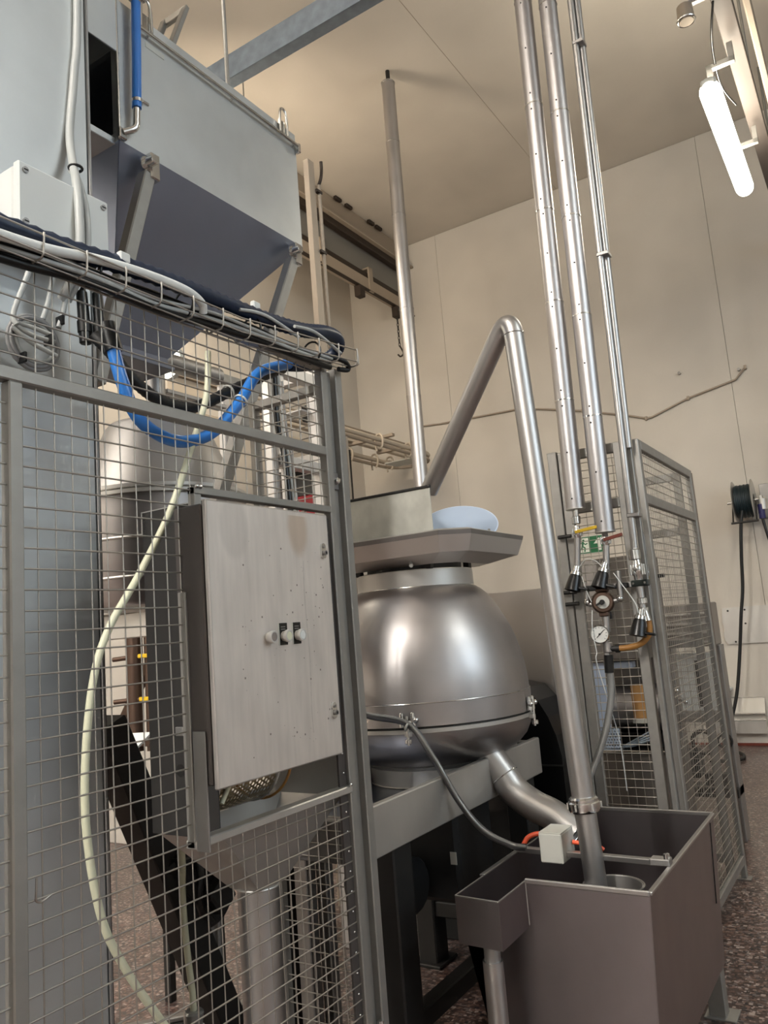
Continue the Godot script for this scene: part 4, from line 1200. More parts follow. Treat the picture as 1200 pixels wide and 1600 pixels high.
# ---------- kettle ----------
func kettle() -> void:
	var c := v3(-1.85, 0, -3.18)
	var k := thing("steel_kettle", "round polished stainless cooking kettle standing on its frame in the middle", "kettle", c + v3(0, 0.93, 0))
	put(k, "upper_bowl", lathe([Vector2(0.272, 1.779), Vector2(0.298, 1.762), Vector2(0.328, 1.734), Vector2(0.353, 1.700), Vector2(0.378, 1.658), Vector2(0.402, 1.612), Vector2(0.423, 1.566), Vector2(0.439, 1.52), Vector2(0.452, 1.472), Vector2(0.463, 1.42), Vector2(0.470, 1.365), Vector2(0.473, 1.305)], 96), M.kettle, here(c))
	put(k, "belt", lathe([Vector2(0.473, 1.307), Vector2(0.477, 1.304), Vector2(0.477, 1.215), Vector2(0.469, 1.211)], 96), M.kettle, here(c))
	put(k, "weld_bead", ring(0.4755, 0.0028, 96), M.chrome, here(c + v3(0, 1.305, 0)))
	put(k, "seam", ring(0.472, 0.003, 96), M.dark_metal, here(c + v3(0, 1.2085, 0)))
	put(k, "lower_flange", lathe([Vector2(0.465, 1.206), Vector2(0.477, 1.206), Vector2(0.477, 1.190), Vector2(0.470, 1.188)], 96), M.steel, here(c))
	put(k, "lower_bowl", lathe([Vector2(0.471, 1.19), Vector2(0.464, 1.155), Vector2(0.445, 1.116), Vector2(0.413, 1.083), Vector2(0.373, 1.059), Vector2(0.325, 1.040), Vector2(0.275, 1.026)], 96), M.kettle, here(c))
	put(k, "neck", lathe([Vector2(0.266, 1.775), Vector2(0.270, 1.775), Vector2(0.270, 1.852), Vector2(0.266, 1.855), Vector2(0.261, 1.852), Vector2(0.261, 1.775)], 80), M.steel, here(c))
	put(k, "neck_bead", ring(0.271, 0.003, 80), M.chrome, here(c + v3(0, 1.778, 0)))
	put(k, "inner_sleeve", lathe([Vector2(0.22, 1.80), Vector2(0.22, 1.95)], 60), M.dark_metal, here(c))
	put(k, "base_ring", lathe([Vector2(0.285, 1.032), Vector2(0.292, 1.026), Vector2(0.284, 1.016), Vector2(0.272, 1.010), Vector2(0.270, 0.945), Vector2(0.274, 0.94), Vector2(0.0, 0.94)], 80), M.steel, here(c))
	# swing bolts on the seam
	for a in [69.0, -8.0, 145.0, 215.0, 290.0]:
		var th := deg_to_rad(a)
		var d := v3(cos(th), 0, sin(th))
		var s := v3(-sin(th), 0, cos(th))
		var o := Node3D.new()
		o.name = "swing_bolt"
		k.add_child(o, true)
		o.position = c + d * 0.485 + v3(0, 1.21, 0) - k.position
		for q in [-1, 1]:
			rod(o, "lug", c + d * 0.487 + s * 0.022 * q + v3(0, 1.216, 0), c + d * 0.487 + s * 0.022 * q + v3(0, 1.275, 0), 0.012, M.chrome, 10, 0.010, 0.003)
			put(o, "wing", sphere(0.012, 10), M.chrome, here(c + d * 0.496 + s * 0.036 * q + v3(0, 1.245, 0)))
		rod(o, "bolt", c + d * 0.496 + v3(0, 1.15, 0), c + d * 0.496 + v3(0, 1.262, 0), 0.006, M.chrome, 10)
		put(o, "nut", cyl_mesh(0.015, 0.018, 6, -1.0, 0.002), M.chrome, here(c + d * 0.498 + v3(0, 1.165, 0)))
		bx(o, "eye", c + d * 0.488 + v3(-0.012, 1.18, -0.012), c + d * 0.488 + v3(0.012, 1.20, 0.012), M.steel, 0.003)
	put(k, "vent_pin", cyl_mesh(0.006, 0.05, 10), M.dull, here(v3(-1.70, 1.886, -2.90)))
	put(k, "vent_pin_head", sphere(0.009, 12), M.white, here(v3(-1.70, 1.868, -2.90)))
	# outlet
	var ol := thing("outlet_pipe", "fat satin steel outlet pipe curving from the kettle bottom into the tub", "pipe", v3(-1.4, 0.9, -3.12))
	put(ol, "bend", open_tube(curve([v3(-1.62, 1.13, -3.11), v3(-1.545, 1.07, -3.115), v3(-1.48, 0.985, -3.12), v3(-1.425, 0.905, -3.12), v3(-1.345, 0.850, -3.12), v3(-1.265, 0.815, -3.12), v3(-1.175, 0.752, -3.12)], 8), 0.062, 0.003, 32), M.pipe, Transform3D())
	put(ol, "weld_seam", ring(0.0625, 0.0025, 32), M.chrome, along(v3(-1.475, 0.978, -3.12), v3(-1.43, 0.912, -3.12)).translated(v3(-0.012, 0.018, 0)))
	put(ol, "rim", ring(0.061, 0.003, 32), M.chrome, along(v3(-1.265, 0.815, -3.12), v3(-1.175, 0.752, -3.12)).translated(v3(0.045, -0.0315, 0)))
	# eight-sided catch tray above the neck
	var t := thing("catch_tray", "eight sided folded stainless tray resting above the kettle neck", "tray", v3(-1.81, 1.9, -3.2))
	var o8 := func(e: float, ch: float, y: float) -> Array:
		var xa := -2.288 - e
		var xb := -1.412 + e
		var za := -2.82 + e
		var zb := -3.57 - e
		return [v3(xa + ch, y, za), v3(xb - ch, y, za), v3(xb, y, za - ch), v3(xb, y, zb + ch), v3(xb - ch, y, zb), v3(xa + ch, y, zb), v3(xa, y, zb + ch), v3(xa, y, za - ch)]
	var rim_o: Array = o8.call(0.0, 0.10, 1.990)
	var rim_i: Array = o8.call(-0.022, 0.092, 1.998)
	var lip: Array = o8.call(-0.004, 0.10, 1.972)
	var low: Array = o8.call(-0.028, 0.09, 1.905)
	var hole: Array = o8.call(-0.14, 0.08, 1.872)
	for q in 8:
		var n := (q + 1) % 8
		put(t, "rolled_rim", sheet([rim_o[q], rim_o[n], rim_i[n], rim_i[q]], 0.003), M.steel, Transform3D())
		put(t, "rim_face", sheet([rim_o[q], rim_o[n], lip[n], lip[q]], 0.003), M.dull, Transform3D())
		put(t, "side_wall", sheet([lip[q], lip[n], low[n], low[q]], 0.003), M.tray, Transform3D())
		put(t, "sloping_floor", sheet([low[q], low[n], hole[n], hole[q]], 0.003), M.tray, Transform3D())
	for p in [v3(-2.035, 1.865, -2.995), v3(-1.665, 1.865, -2.995), v3(-1.665, 1.865, -3.365), v3(-2.035, 1.865, -3.365)]:
		bx(t, "support_foot", p + v3(-0.015, -0.012, -0.015), p + v3(0.015, 0.03, 0.015), M.dark_metal, 0.002)
	# chute box
	var b := thing("chute_box", "bright wet sheet steel chute box standing on the catch tray", "chute", v3(-1.9, 2.0, -3.1))
	for q in [[v3(-2.19, 1.955, -2.904), v3(-1.578, 2.195, -2.90)], [v3(-2.19, 1.955, -3.35), v3(-1.86, 2.195, -3.346)], [v3(-2.19, 1.955, -3.346), v3(-2.186, 2.195, -2.904)], [v3(-1.86, 1.955, -3.346), v3(-1.856, 2.195, -3.30)]]:
		bx(b, "wall", q[0], q[1], M.wet, 0.001)
	for q in [[v3(-2.195, 2.188, -2.906), v3(-1.573, 2.200, -2.894)], [v3(-2.195, 2.188, -3.352), v3(-1.856, 2.200, -3.340)]]:
		bx(b, "edge_seal", q[0], q[1], M.dark_metal, 0.003)
	put(b, "slanted_wall", sheet([v3(-1.58, 1.955, -2.903), v3(-1.862, 1.955, -3.33), v3(-1.862, 2.195, -3.33), v3(-1.58, 2.195, -2.903)], 0.004), M.wet, Transform3D())
	bx(b, "foot_fold", v3(-2.19, 1.985, -2.90), v3(-1.578, 1.998, -2.875), M.steel, 0.002)
	# round lid
	var ll := thing("round_lid", "pale blue round lid leaning behind the chute box on the catch tray", "lid", v3(-1.62, 2.0, -3.38))
	var tilt := Transform3D(Basis(v3(1, 0, 0).rotated(Vector3.UP, 0.47), 0.66), v3(-1.655, 2.062, -3.30))
	put(ll, "disc", lathe([Vector2(0, -0.003), Vector2(0.178, -0.003), Vector2(0.182, 0.0), Vector2(0.178, 0.004), Vector2(0, 0.006)], 64), M.lid, tilt)
	put(ll, "rim", ring(0.18, 0.004, 64), M.blue_white, tilt)
	put(ll, "stud", cyl_mesh(0.006, 0.02, 10), M.dull, tilt * here(v3(0.16, 0.01, 0.02)))
	# stand
	var s := thing("kettle_stand", "heavy stainless beam stand with dark legs carrying the kettle", "stand", v3(-1.85, 0, -3.1))
	bx(s, "long_beam", v3(-1.53, 0.882, -3.62), v3(-1.50, 1.045, -2.06), M.steel, 0.004)
	bx(s, "long_beam", v3(-2.17, 0.882, -3.62), v3(-2.14, 1.045, -2.06), M.dull, 0.004)
	bx(s, "deck", v3(-2.14, 0.925, -3.60), v3(-1.53, 0.938, -2.40), M.deck, 0.003)
	for z in [-2.08, -3.60]:
		bx(s, "cross_beam", v3(-2.14, 0.90, z - 0.03), v3(-1.53, 1.03, z + 0.03), M.dull, 0.004)
	for p in [[-1.60, -2.42], [-1.58, -3.52], [-2.12, -2.42], [-2.12, -3.52]]:
		bx(s, "leg", v3(p[0] - 0.05, 0.0, p[1] - 0.06), v3(p[0] + 0.05, 0.885, p[1] + 0.06), M.dark_metal, 0.006)
		bx(s, "foot", v3(p[0] - 0.08, 0.0, p[1] - 0.09), v3(p[0] + 0.08, 0.015, p[1] + 0.09), M.dark_metal, 0.003)
	put(s, "gusset", sheet([v3(-1.515, 1.045, -3.05), v3(-1.515, 1.12, -3.32), v3(-1.515, 0.885, -3.55), v3(-1.515, 0.885, -3.40)], 0.008), M.dull, Transform3D())
	bx(s, "low_brace", v3(-2.17, 0.22, -3.54), v3(-1.55, 0.29, -3.48), M.dark_metal, 0.005)
	bx(s, "low_brace", v3(-1.63, 0.22, -3.50), v3(-1.57, 0.29, -2.42), M.dark_metal, 0.005)
	var g := thing("gear_motor", "black gear motor hanging in the shadow below the kettle stand", "motor", v3(-1.9, 0.6, -3.2))
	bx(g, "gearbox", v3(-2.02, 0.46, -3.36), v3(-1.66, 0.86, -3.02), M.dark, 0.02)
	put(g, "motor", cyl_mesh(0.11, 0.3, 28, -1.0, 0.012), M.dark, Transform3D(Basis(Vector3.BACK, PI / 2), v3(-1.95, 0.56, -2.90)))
	bx(g, "type_plate", v3(-1.70, 0.62, -3.019), v3(-1.67, 0.67, -3.016), M.light_grey, 0.001)
	put(g, "name_tag", box_mesh(v3(0.018, 0.05, 0.004), 0.001), M.light_grey, here(v3(-1.98, 0.80, -3.018)))
	# black guard behind
	var bg := thing("pulley_guard", "matt black rounded pulley guard behind the kettle at its right", "guard", v3(-1.8, 0.7, -3.85))
	var poly := PackedVector2Array([Vector2(-2.3, 0.66), Vector2(-1.45, 0.66), Vector2(-1.45, 0.93), Vector2(-1.468, 1.03), Vector2(-1.50, 1.12), Vector2(-1.545, 1.20), Vector2(-1.60, 1.262), Vector2(-1.70, 1.285), Vector2(-2.3, 1.30)])
	put(bg, "cover", prism(poly, 0.26), M.black, here(v3(0, 0, -3.89)))
	bx(bg, "seam_flange", v3(-2.3, 0.885, -3.77), v3(-1.445, 0.893, -3.75), M.dark_metal, 0.002)
	bx(bg, "stand", v3(-2.3, 0.0, -4.0), v3(-1.46, 0.66, -3.78), M.dark, 0.004)
	var sp := thing("splash_plate", "plain upright stainless splash plate behind the kettle", "splash plate", v3(-2, 0, -4.05))
	bx(sp, "plate", v3(-2.6, 0.05, -4.06), v3(-1.56, 1.762, -4.05), M.tray, 0.002)
	bx(sp, "edge_fold", v3(-1.56, 0.05, -4.08), v3(-1.535, 1.762, -4.05), M.frame, 0.002)
	# braided hose tied to the kettle seam
	var bh := thing("steel_hose", "clear braided hose tied to the kettle seam and hanging over to the tub", "hose", v3(-1.5, 1.0, -2.65))
	wire(bh, "hose", curve([v3(-2.02, 1.375, -2.60), v3(-1.80, 1.285, -2.605), v3(-1.645, 1.235, -2.68), v3(-1.535, 1.115, -2.66), v3(-1.458, 0.955, -2.69), v3(-1.383, 0.848, -2.72), v3(-1.288, 0.796, -2.745), v3(-1.235, 0.792, -2.75)], 10), 0.0125, M.braid, 14)
	wire(bh, "second_line", curve([v3(-2.02, 1.39, -2.585), v3(-1.80, 1.298, -2.59), v3(-1.64, 1.245, -2.665), v3(-1.522, 1.12, -2.645), v3(-1.446, 0.958, -2.675), v3(-1.375, 0.855, -2.705), v3(-1.285, 0.806, -2.73), v3(-1.225, 0.798, -2.735)], 10), 0.006, M.pvc, 10)
	put(bh, "tie", ring(0.018, 0.0045, 16), M.light_grey, along(v3(-1.67, 1.245, -2.67), v3(-1.62, 1.215, -2.68)))

# ---------- tub ----------
func tub() -> void:
	var t := thing("drain_tub", "open stainless drain tub with a narrow side channel at lower right", "tub", v3(-1.0, 0, -3.0))
	var y := 0.76
	var x0 := -1.29
	var x1 := -0.737
	var z0 := -2.5
	var z1 := -3.505
	# right side: upright panel whose lower edge runs forward and down
	var xb := -0.769
	var yb := 0.19
	var rp := [v3(x1, y, z0), v3(x1, y, z1), v3(xb, yb, z1), v3(xb, yb, z0)]
	put(t, "side_panel", sheet(rp, 0.004), M.tub, Transform3D())
	put(t, "side_panel", sheet([v3(x0, y, z0 + 0.2), v3(x0, y, z1), v3(x0, yb, z1), v3(x0, yb, z0), v3(x0, 0.62, z0), v3(x0, 0.62, z0 + 0.2)], 0.004), M.tub, Transform3D())
	put(t, "front_panel", sheet([v3(-1.137, y, z0), v3(x1, y, z0), v3(xb, yb, z0), v3(-1.137, yb, z0)], 0.004), M.tub, Transform3D())
	put(t, "front_panel", sheet([v3(x0, 0.62, z0), v3(-1.137, 0.62, z0), v3(-1.137, yb, z0), v3(x0, yb, z0)], 0.004), M.tub, Transform3D())
	put(t, "back_panel", sheet([v3(x0, y, z1), v3(x1, y, z1), v3(xb, yb, z1), v3(x0, yb, z1)], 0.004), M.tub, Transform3D())
	put(t, "floor", sheet([v3(x0, yb, z0), v3(xb, yb, z0), v3(xb, yb, z1), v3(x0, yb, z1)], 0.004), M.tub, Transform3D())
	# channel
	put(t, "channel_side", sheet([v3(-1.137, y, z0 + 0.212), v3(-1.137, y, z0), v3(-1.137, 0.62, z0), v3(-1.137, 0.62, z0 + 0.212)], 0.003), M.tub, Transform3D())
	put(t, "channel_end", sheet([v3(x0, y, z0 + 0.2), v3(-1.137, y, z0 + 0.212), v3(-1.137, 0.62, z0 + 0.212), v3(x0, 0.62, z0 + 0.2)], 0.003), M.tub, Transform3D())
	put(t, "channel_floor", sheet([v3(x0, 0.62, z0 + 0.2), v3(-1.137, 0.62, z0 + 0.21), v3(-1.137, 0.62, z0), v3(x0, 0.62, z0)], 0.003), M.tub, Transform3D())
	# rolled rims
	for q in [[v3(-1.137, y, z0), v3(x1, y, z0)], [v3(x1, y, z0), v3(x1, y, z1)], [v3(x1, y, z1), v3(x0, y, z1)]]:
		bar(t, "rolled_rim", q[0], q[1], 0.016, 0.012, M.rim, 0.004)
	for q in [[v3(-1.137, y, z0), v3(-1.137, y, z0 + 0.212)], [v3(-1.137, y, z0 + 0.212), v3(x0, y, z0 + 0.2)], [v3(x0, y, z0 + 0.2), v3(x0, y, z1)]]:
		bar(t, "edge", q[0], q[1], 0.005, 0.005, M.rim, 0.001)
	bar(t, "corner_weld", v3(-1.137, y, z0 + 0.003), v3(-1.137, 0.625, z0 + 0.003), 0.006, 0.006, M.steel, 0.002)
	bar(t, "side_seam", v3(x1 + 0.002, 0.745, -3.427), v3(x1 - 0.0145, 0.44, -3.427), 0.003, 0.006, M.dark, 0.0005)
	bar(t, "overlap_plate", v3(x1 + 0.001, 0.745, -3.466), v3(x1 - 0.0155, 0.44, -3.466), 0.003, 0.07, M.tub, 0.001)
	bx(t, "hose_shelf", v3(x0 - 0.012, y, -2.80), v3(x0 + 0.006, y + 0.006, -2.50), M.rim, 0.002)
	# legs
	rod(t, "channel_leg", v3(-1.215, 0.0, -2.37), v3(-1.215, 0.555, -2.37), 0.032, M.pipe, 28)
	rod(t, "leg_socket", v3(-1.215, 0.545, -2.37), v3(-1.215, 0.625, -2.37), 0.026, M.dull, 28)
	for p in [[-0.808, -3.48], [-1.25, -3.48]]:
		bx(t, "leg", v3(p[0] - 0.032, 0, p[1] - 0.032), v3(p[0] + 0.032, 0.19, p[1] + 0.032), M.frame, 0.003)
		bx(t, "foot_plate", v3(p[0] - 0.05, 0, p[1] - 0.06), v3(p[0] + 0.07, 0.008, p[1] + 0.05), M.frame, 0.002)
	for x in [-0.81, -1.25]:
		bx(t, "front_leg", v3(x - 0.03, 0, -2.58), v3(x + 0.03, 0.19, -2.52), M.frame, 0.003)
	# bar across the rim with its clamp
	var b := thing("cross_bar", "flat steel bar lying across the tub rim under the small grey box", "bar", v3(-1.0, 0.77, -2.79))
	bar(b, "bar", v3(-1.285, 0.772, -2.79), v3(-0.745, 0.772, -2.775), 0.018, 0.028, M.rim, 0.002, Vector3.UP)
	bx(b, "clamp", v3(-0.80, 0.764, -2.80), v3(-0.735, 0.786, -2.755), M.dull, 0.003)
	put(b, "clamp_screw", cyl_mesh(0.007, 0.02, 6), M.chrome, here(v3(-0.748, 0.792, -2.765)))
	put(b, "clamp_screw", cyl_mesh(0.007, 0.02, 6), M.chrome, here(v3(-0.748, 0.786, -2.795)))
	var j := thing("sensor_box", "small square light grey plastic box sitting on the bar over the tub", "box", v3(-1.127, 0.80, -2.79))
	bx(j, "body", v3(-1.176, 0.748, -2.86), v3(-1.092, 0.848, -2.735), M.light_grey, 0.004)
	bx(j, "cover", v3(-1.175, 0.848, -2.859), v3(-1.093, 0.851, -2.736), M.light_grey, 0.001)
	put(j, "gland", cyl_mesh(0.012, 0.02, 12, 0.01, 0.002), M.dull, Transform3D(Basis(Vector3.BACK, PI / 2), v3(-1.183, 0.832, -2.80)))
	var oc := thing("orange_cable", "orange cable looping through the small grey box on the tub", "cable", v3(-1.2, 0.83, -2.78))
	wire(oc, "cable", curve([v3(-1.175, 0.832, -2.79), v3(-1.205, 0.832, -2.78), v3(-1.232, 0.820, -2.765), v3(-1.25, 0.79, -2.755)], 8), 0.0085, M.orange, 10)
	wire(oc, "cable_tail", curve([v3(-1.088, 0.800, -2.83), v3(-1.055, 0.795, -2.84), v3(-1.01, 0.785, -2.86), v3(-0.99, 0.77, -2.87)], 6), 0.0075, M.orange, 10)
	# bucket rims inside
	var pl := thing("suction_strainer", "round grey strainer bowl around the pipe foot inside the tub", "strainer", v3(-0.95, 0.7, -2.68))
	put(pl, "bowl", lathe([Vector2(0.0, 0.55), Vector2(0.085, 0.55), Vector2(0.098, 0.69), Vector2(0.102, 0.695), Vector2(0.094, 0.697), Vector2(0.082, 0.556), Vector2(0.0, 0.556)], 48), M.dull, here(v3(-0.925, 0, -2.74)))
	put(pl, "rim", ring(0.100, 0.004, 48), M.dull, here(v3(-0.925, 0.696, -2.74)))
	rod(pl, "foot", v3(-0.925, 0.19, -2.74), v3(-0.925, 0.552, -2.74), 0.05, M.steel, 20)

# ---------- pipes ----------
func pipes() -> void:
	var t := thing("transfer_pipe", "tall satin pipe from the tub turned over sharply towards the chute box", "pipe", v3(-1.0, 0.7, -2.75))
	var foot := v3(-0.985, 0.60, -2.75)
	var top := v3(-1.072, 2.785, -2.75)
	var end := v3(-1.615, 2.185, -2.96)
	put(t, "pipe", open_tube(elbows([foot.lerp(top, 0.17), top, end], 0.05, 10), 0.0385, 0.002, 32), M.pipe, Transform3D())
	put(t, "weld_ring", ring(0.0385, 0.002, 32), M.chrome, along(foot, top).translated(foot.lerp(top, 0.955) - (foot + top) / 2))
	rod(t, "dip_pipe", foot, foot.lerp(top, 0.165), 0.0375, M.pipe, 32)
	var ax := along(foot, top)
	var mid := foot.lerp(top, 0.163)
	put(t, "union_nut", lathe([Vector2(0.038, -0.030), Vector2(0.052, -0.028), Vector2(0.056, -0.018), Vector2(0.056, 0.004), Vector2(0.050, 0.008), Vector2(0.050, 0.016), Vector2(0.044, 0.022), Vector2(0.038, 0.022)], 40), M.chrome, Transform3D(ax.basis, mid))
	for k in 6:
		var a := TAU * k / 6.0 + 0.3
		put(t, "nut_slot", box_mesh(v3(0.010, 0.022, 0.006), 0.002), M.steel, Transform3D(ax.basis * Basis(Vector3.UP, a), mid + ax.basis * Basis(Vector3.UP, a) * v3(0.055, -0.008, 0)))
	# two clad pipes coming down from the ceiling
	var runs := [
		["left of the two thick clad pipes hanging from the ceiling above the valves", v3(-1.268, 2.135, -3.85), v3(-1.196, 7.36, -3.85), 0.0475, [2.135, 2.70, 3.23, 3.745, 4.36, 5.0, 6.0, 7.36]],
		["right of the two thick clad pipes, hanging lower above the brown valve lever", v3(-1.134, 2.00, -3.85), v3(-1.058, 7.36, -3.85), 0.0475, [2.00, 2.585, 3.12, 3.66, 4.255, 4.9, 6.0, 7.36]],
	]
	for r in runs:
		var p := thing("clad_pipe", r[0], "pipe", r[1], "thick clad pipes above the valves")
		var a: Vector3 = r[1]
		var b: Vector3 = r[2]
		var ys: Array = r[4]
		for k in ys.size() - 1:
			var p0 := a.lerp(b, (ys[k] - a.y) / (b.y - a.y))
			var p1 := a.lerp(b, (ys[k + 1] - a.y) / (b.y - a.y))
			var rr: float = r[3] + 0.0008 * (k % 2)
			rod(p, "cladding", p0, p1, rr, M.clad, 36)
			put(p, "lap_band", cyl_mesh(r[3] + 0.0022, 0.007, 36), M.chrome, here(p1 - v3(0, 0.004, 0)))
			for q in [0.08, 0.5, 0.93]:
				var at := p0.lerp(p1, q)
				var ang := 0.75 + 0.5 * (k % 3) * 0.4
				var d := v3(cos(ang) * -0.3 + 0.25, 0, 1).normalized()
				put(p, "rivet", sphere(0.0045, 8), M.dark, here(at + d * (rr + 0.0005)))
		rod(p, "end_cap", a - v3(0, 0.006, 0), a, r[3] + 0.002, M.steel, 36)
	# thin risers by the fence corner
	var w := thing("thin_risers", "pair of thin plain steel pipes running up beside the fence corner", "pipe", v3(-0.98, 1.9, -3.88))
	rod(w, "pipe", v3(-1.005, 1.895, -3.86), v3(-0.945, 7.36, -3.86), 0.017, M.pipe, 18)
	rod(w, "pipe", v3(-0.985, 2.40, -3.90), v3(-0.915, 7.36, -3.90), 0.021, M.pipe, 18)
	for y in [2.05, 3.4, 4.6, 5.8]:
		bx(w, "pipe_clip", v3(-1.02 + 0.012 * (y - 2.0), y, -3.91), v3(-0.96 + 0.012 * (y - 2.0), y + 0.02, -3.84), M.dull, 0.003)
	rod(w, "loose_conduit", v3(-0.995, 2.42, -3.885), v3(-0.955, 7.36, -3.885), 0.008, M.dull, 10)

func ball_valve(o: Node3D, p: Vector3, lever: Material, to: Vector3, big := 1.0) -> void:
	put(o, "valve_body", lathe([Vector2(0.0, -0.034), Vector2(0.014, -0.034), Vector2(0.016, -0.022), Vector2(0.022, -0.012), Vector2(0.022, 0.012), Vector2(0.016, 0.022), Vector2(0.014, 0.034), Vector2(0.0, 0.034)], 20), M.chrome, Transform3D(Basis().scaled(v3(big, big, big)), p))
	for q in [[1, 1], [1, -1], [-1, 1], [-1, -1]]:
		rod(o, "valve_bolt", p + v3(q[0] * 0.019, -0.018, q[1] * 0.014) * big, p + v3(q[0] * 0.019, 0.018, q[1] * 0.014) * big, 0.0045 * big, M.chrome, 8)
	rod(o, "spindle", p, p + v3(0, 0, 0.036), 0.008, M.chrome, 12)
	bar(o, "lever", p + v3(0, 0, 0.036), p + v3(0, 0, 0.036) + to, 0.016, 0.008, lever, 0.003)

func bell(o: Node3D, p: Vector3, tilt: Basis) -> void:
	var x := Transform3D(tilt, p)
	put(o, "union", lathe([Vector2(0, 0.045), Vector2(0.017, 0.045), Vector2(0.019, 0.02), Vector2(0.026, 0.016), Vector2(0.028, 0.0), Vector2(0.0, 0.0)], 22), M.chrome, x)
	put(o, "black_cap", lathe([Vector2(0.0, 0.0), Vector2(0.025, 0.0), Vector2(0.030, -0.012), Vector2(0.039, -0.072), Vector2(0.041, -0.080), Vector2(0.036, -0.081), Vector2(0.030, -0.074), Vector2(0.0, -0.072)], 32), M.black, x)
	put(o, "cap_tab", box_mesh(v3(0.05, 0.012, 0.03), 0.005), M.rubber, x * here(v3(0.055, -0.062, 0)))

# ---------- valves below the clad pipes ----------
func valve_station() -> void:
	var z := -3.85
	var a := thing("left_drop", "left valve drop with yellow lever and black end cap below the clad pipe", "valve", v3(-1.27, 1.9, z))
	rod(a, "nipple", v3(-1.272, 2.055, z), v3(-1.268, 2.132, z), 0.014, M.chrome, 16)
	put(a, "union_nut", cyl_mesh(0.023, 0.04, 6, -1.0, 0.003), M.chrome, here(v3(-1.273, 2.075, z)))
	ball_valve(a, v3(-1.275, 2.012, z), M.yellow, v3(0.115, 0.012, 0.0))
	rod(a, "pipe", v3(-1.297, 1.83, z), v3(-1.277, 1.985, z), 0.0165, M.pipe, 18)
	bell(a, v3(-1.302, 1.80, z + 0.02), Basis(v3(0.6, 0, 0.8).normalized(), -0.32))
	var b := thing("middle_drop", "middle valve drop with brown lever and black end cap below the lower clad pipe", "valve", v3(-1.14, 1.85, z))
	ball_valve(b, v3(-1.137, 1.955, z), M.redbrown, v3(0.095, 0.016, 0.0))
	rod(b, "pipe", v3(-1.152, 1.79, z), v3(-1.138, 1.93, z), 0.0165, M.pipe, 18)
	bell(b, v3(-1.163, 1.80, z + 0.02), Basis(v3(0.6, 0, 0.8).normalized(), -0.36))
	put(b, "stay_nut", cyl_mesh(0.02, 0.03, 6), M.chrome, here(v3(-1.15, 1.84, z)))
	var c := thing("right_drop", "right valve drop with steel unions, black clamp and lowest black end cap", "valve", v3(-1.0, 1.7, z))
	put(c, "union_nut", cyl_mesh(0.031, 0.05, 6, -1.0, 0.003), M.chrome, here(v3(-1.006, 1.868, z)))
	rod(c, "neck", v3(-1.006, 1.82, z), v3(-1.005, 1.90, z), 0.019, M.chrome, 16)
	ball_valve(c, v3(-1.002, 1.795, z), M.steel, v3(0.02, 0.0, 0.03), 1.4)
	rod(c, "pipe", v3(-1.000, 1.52, z), v3(-1.002, 1.78, z), 0.0175, M.pipe, 18)
	bx(c, "pipe_clamp", v3(-1.035, 1.715, z - 0.02), v3(-0.955, 1.745, z + 0.024), M.clamp, 0.004)
	for x in [-1.022, -0.968]:
		put(c, "clamp_bolt", cyl_mesh(0.006, 0.008, 6), M.chrome, Transform3D(Basis(Vector3.RIGHT, PI / 2), v3(x, 1.73, z + 0.027)))
	for y in [1.645, 1.60]:
		put(c, "coupling", cyl_mesh(0.024, 0.03, 20, -1.0, 0.003), M.chrome, here(v3(-0.998, y, z)))
	rod(c, "outlet", v3(-0.985, 1.545, z + 0.01), v3(-0.998, 1.60, z), 0.022, M.chrome, 18)
	bell(c, v3(-1.012, 1.56, z + 0.03), Basis(v3(0.6, 0, 0.8).normalized(), -0.26))
	# rail that carries them
	var r := thing("valve_rail", "dark horizontal rail carrying the valve drops on the mesh panel", "rail", v3(-1.15, 1.73, -3.90))
	bx(r, "rail", v3(-1.36, 1.715, -3.912), v3(-0.97, 1.745, -3.888), M.dull, 0.003)
	for x in [-1.245, -1.09]:
		bx(r, "clamp_tab", v3(x - 0.03, 1.715, -3.888), v3(x + 0.03, 1.74, -3.86), M.rubber, 0.004)
	for q in [[-1.365, 1.72], [-1.36, 1.66], [-1.36, 2.005]]:
		put(r, "stub_bolt", cyl_mesh(0.010, 0.07, 10), M.dark_metal, Transform3D(Basis(Vector3.BACK, PI / 2), v3(q[0], q[1], -3.90)))
	# pressure regulator and gauge
	var g := thing("pressure_regulator", "round bronze pressure regulator with white dial knob between the pipes", "regulator", v3(-1.19, 1.65, z))
	var face := Basis(Vector3.RIGHT, PI / 2).rotated(Vector3.UP, 0.25)
	put(g, "dome", lathe([Vector2(0, -0.04), Vector2(0.035, -0.04), Vector2(0.052, -0.02), Vector2(0.056, 0.0), Vector2(0.054, 0.014), Vector2(0.046, 0.024), Vector2(0.0, 0.026)], 36), M.bronze, Transform3D(face, v3(-1.187, 1.655, z)))
	put(g, "dial", cyl_mesh(0.032, 0.006, 32, -1.0, 0.001), M.light_grey, Transform3D(face, v3(-1.187, 1.655, z) + face * v3(0, 0.028, 0)))
	put(g, "knob", cyl_mesh(0.013, 0.03, 16, 0.011, 0.002), M.black, Transform3D(face, v3(-1.190, 1.655, z) + face * v3(0, 0.045, 0)))
	put(g, "pointer", box_mesh(v3(0.045, 0.008, 0.010), 0.003), M.black, Transform3D(face * Basis(Vector3.UP, 0.5), v3(-1.200, 1.652, z) + face * v3(0, 0.05, 0)))
	bx(g, "top_lug", v3(-1.215, 1.705, z - 0.02), v3(-1.155, 1.722, z + 0.015), M.bronze, 0.004)
	bx(g, "bottom_lug", v3(-1.21, 1.585, z - 0.02), v3(-1.165, 1.612, z + 0.015), M.bronze, 0.005)
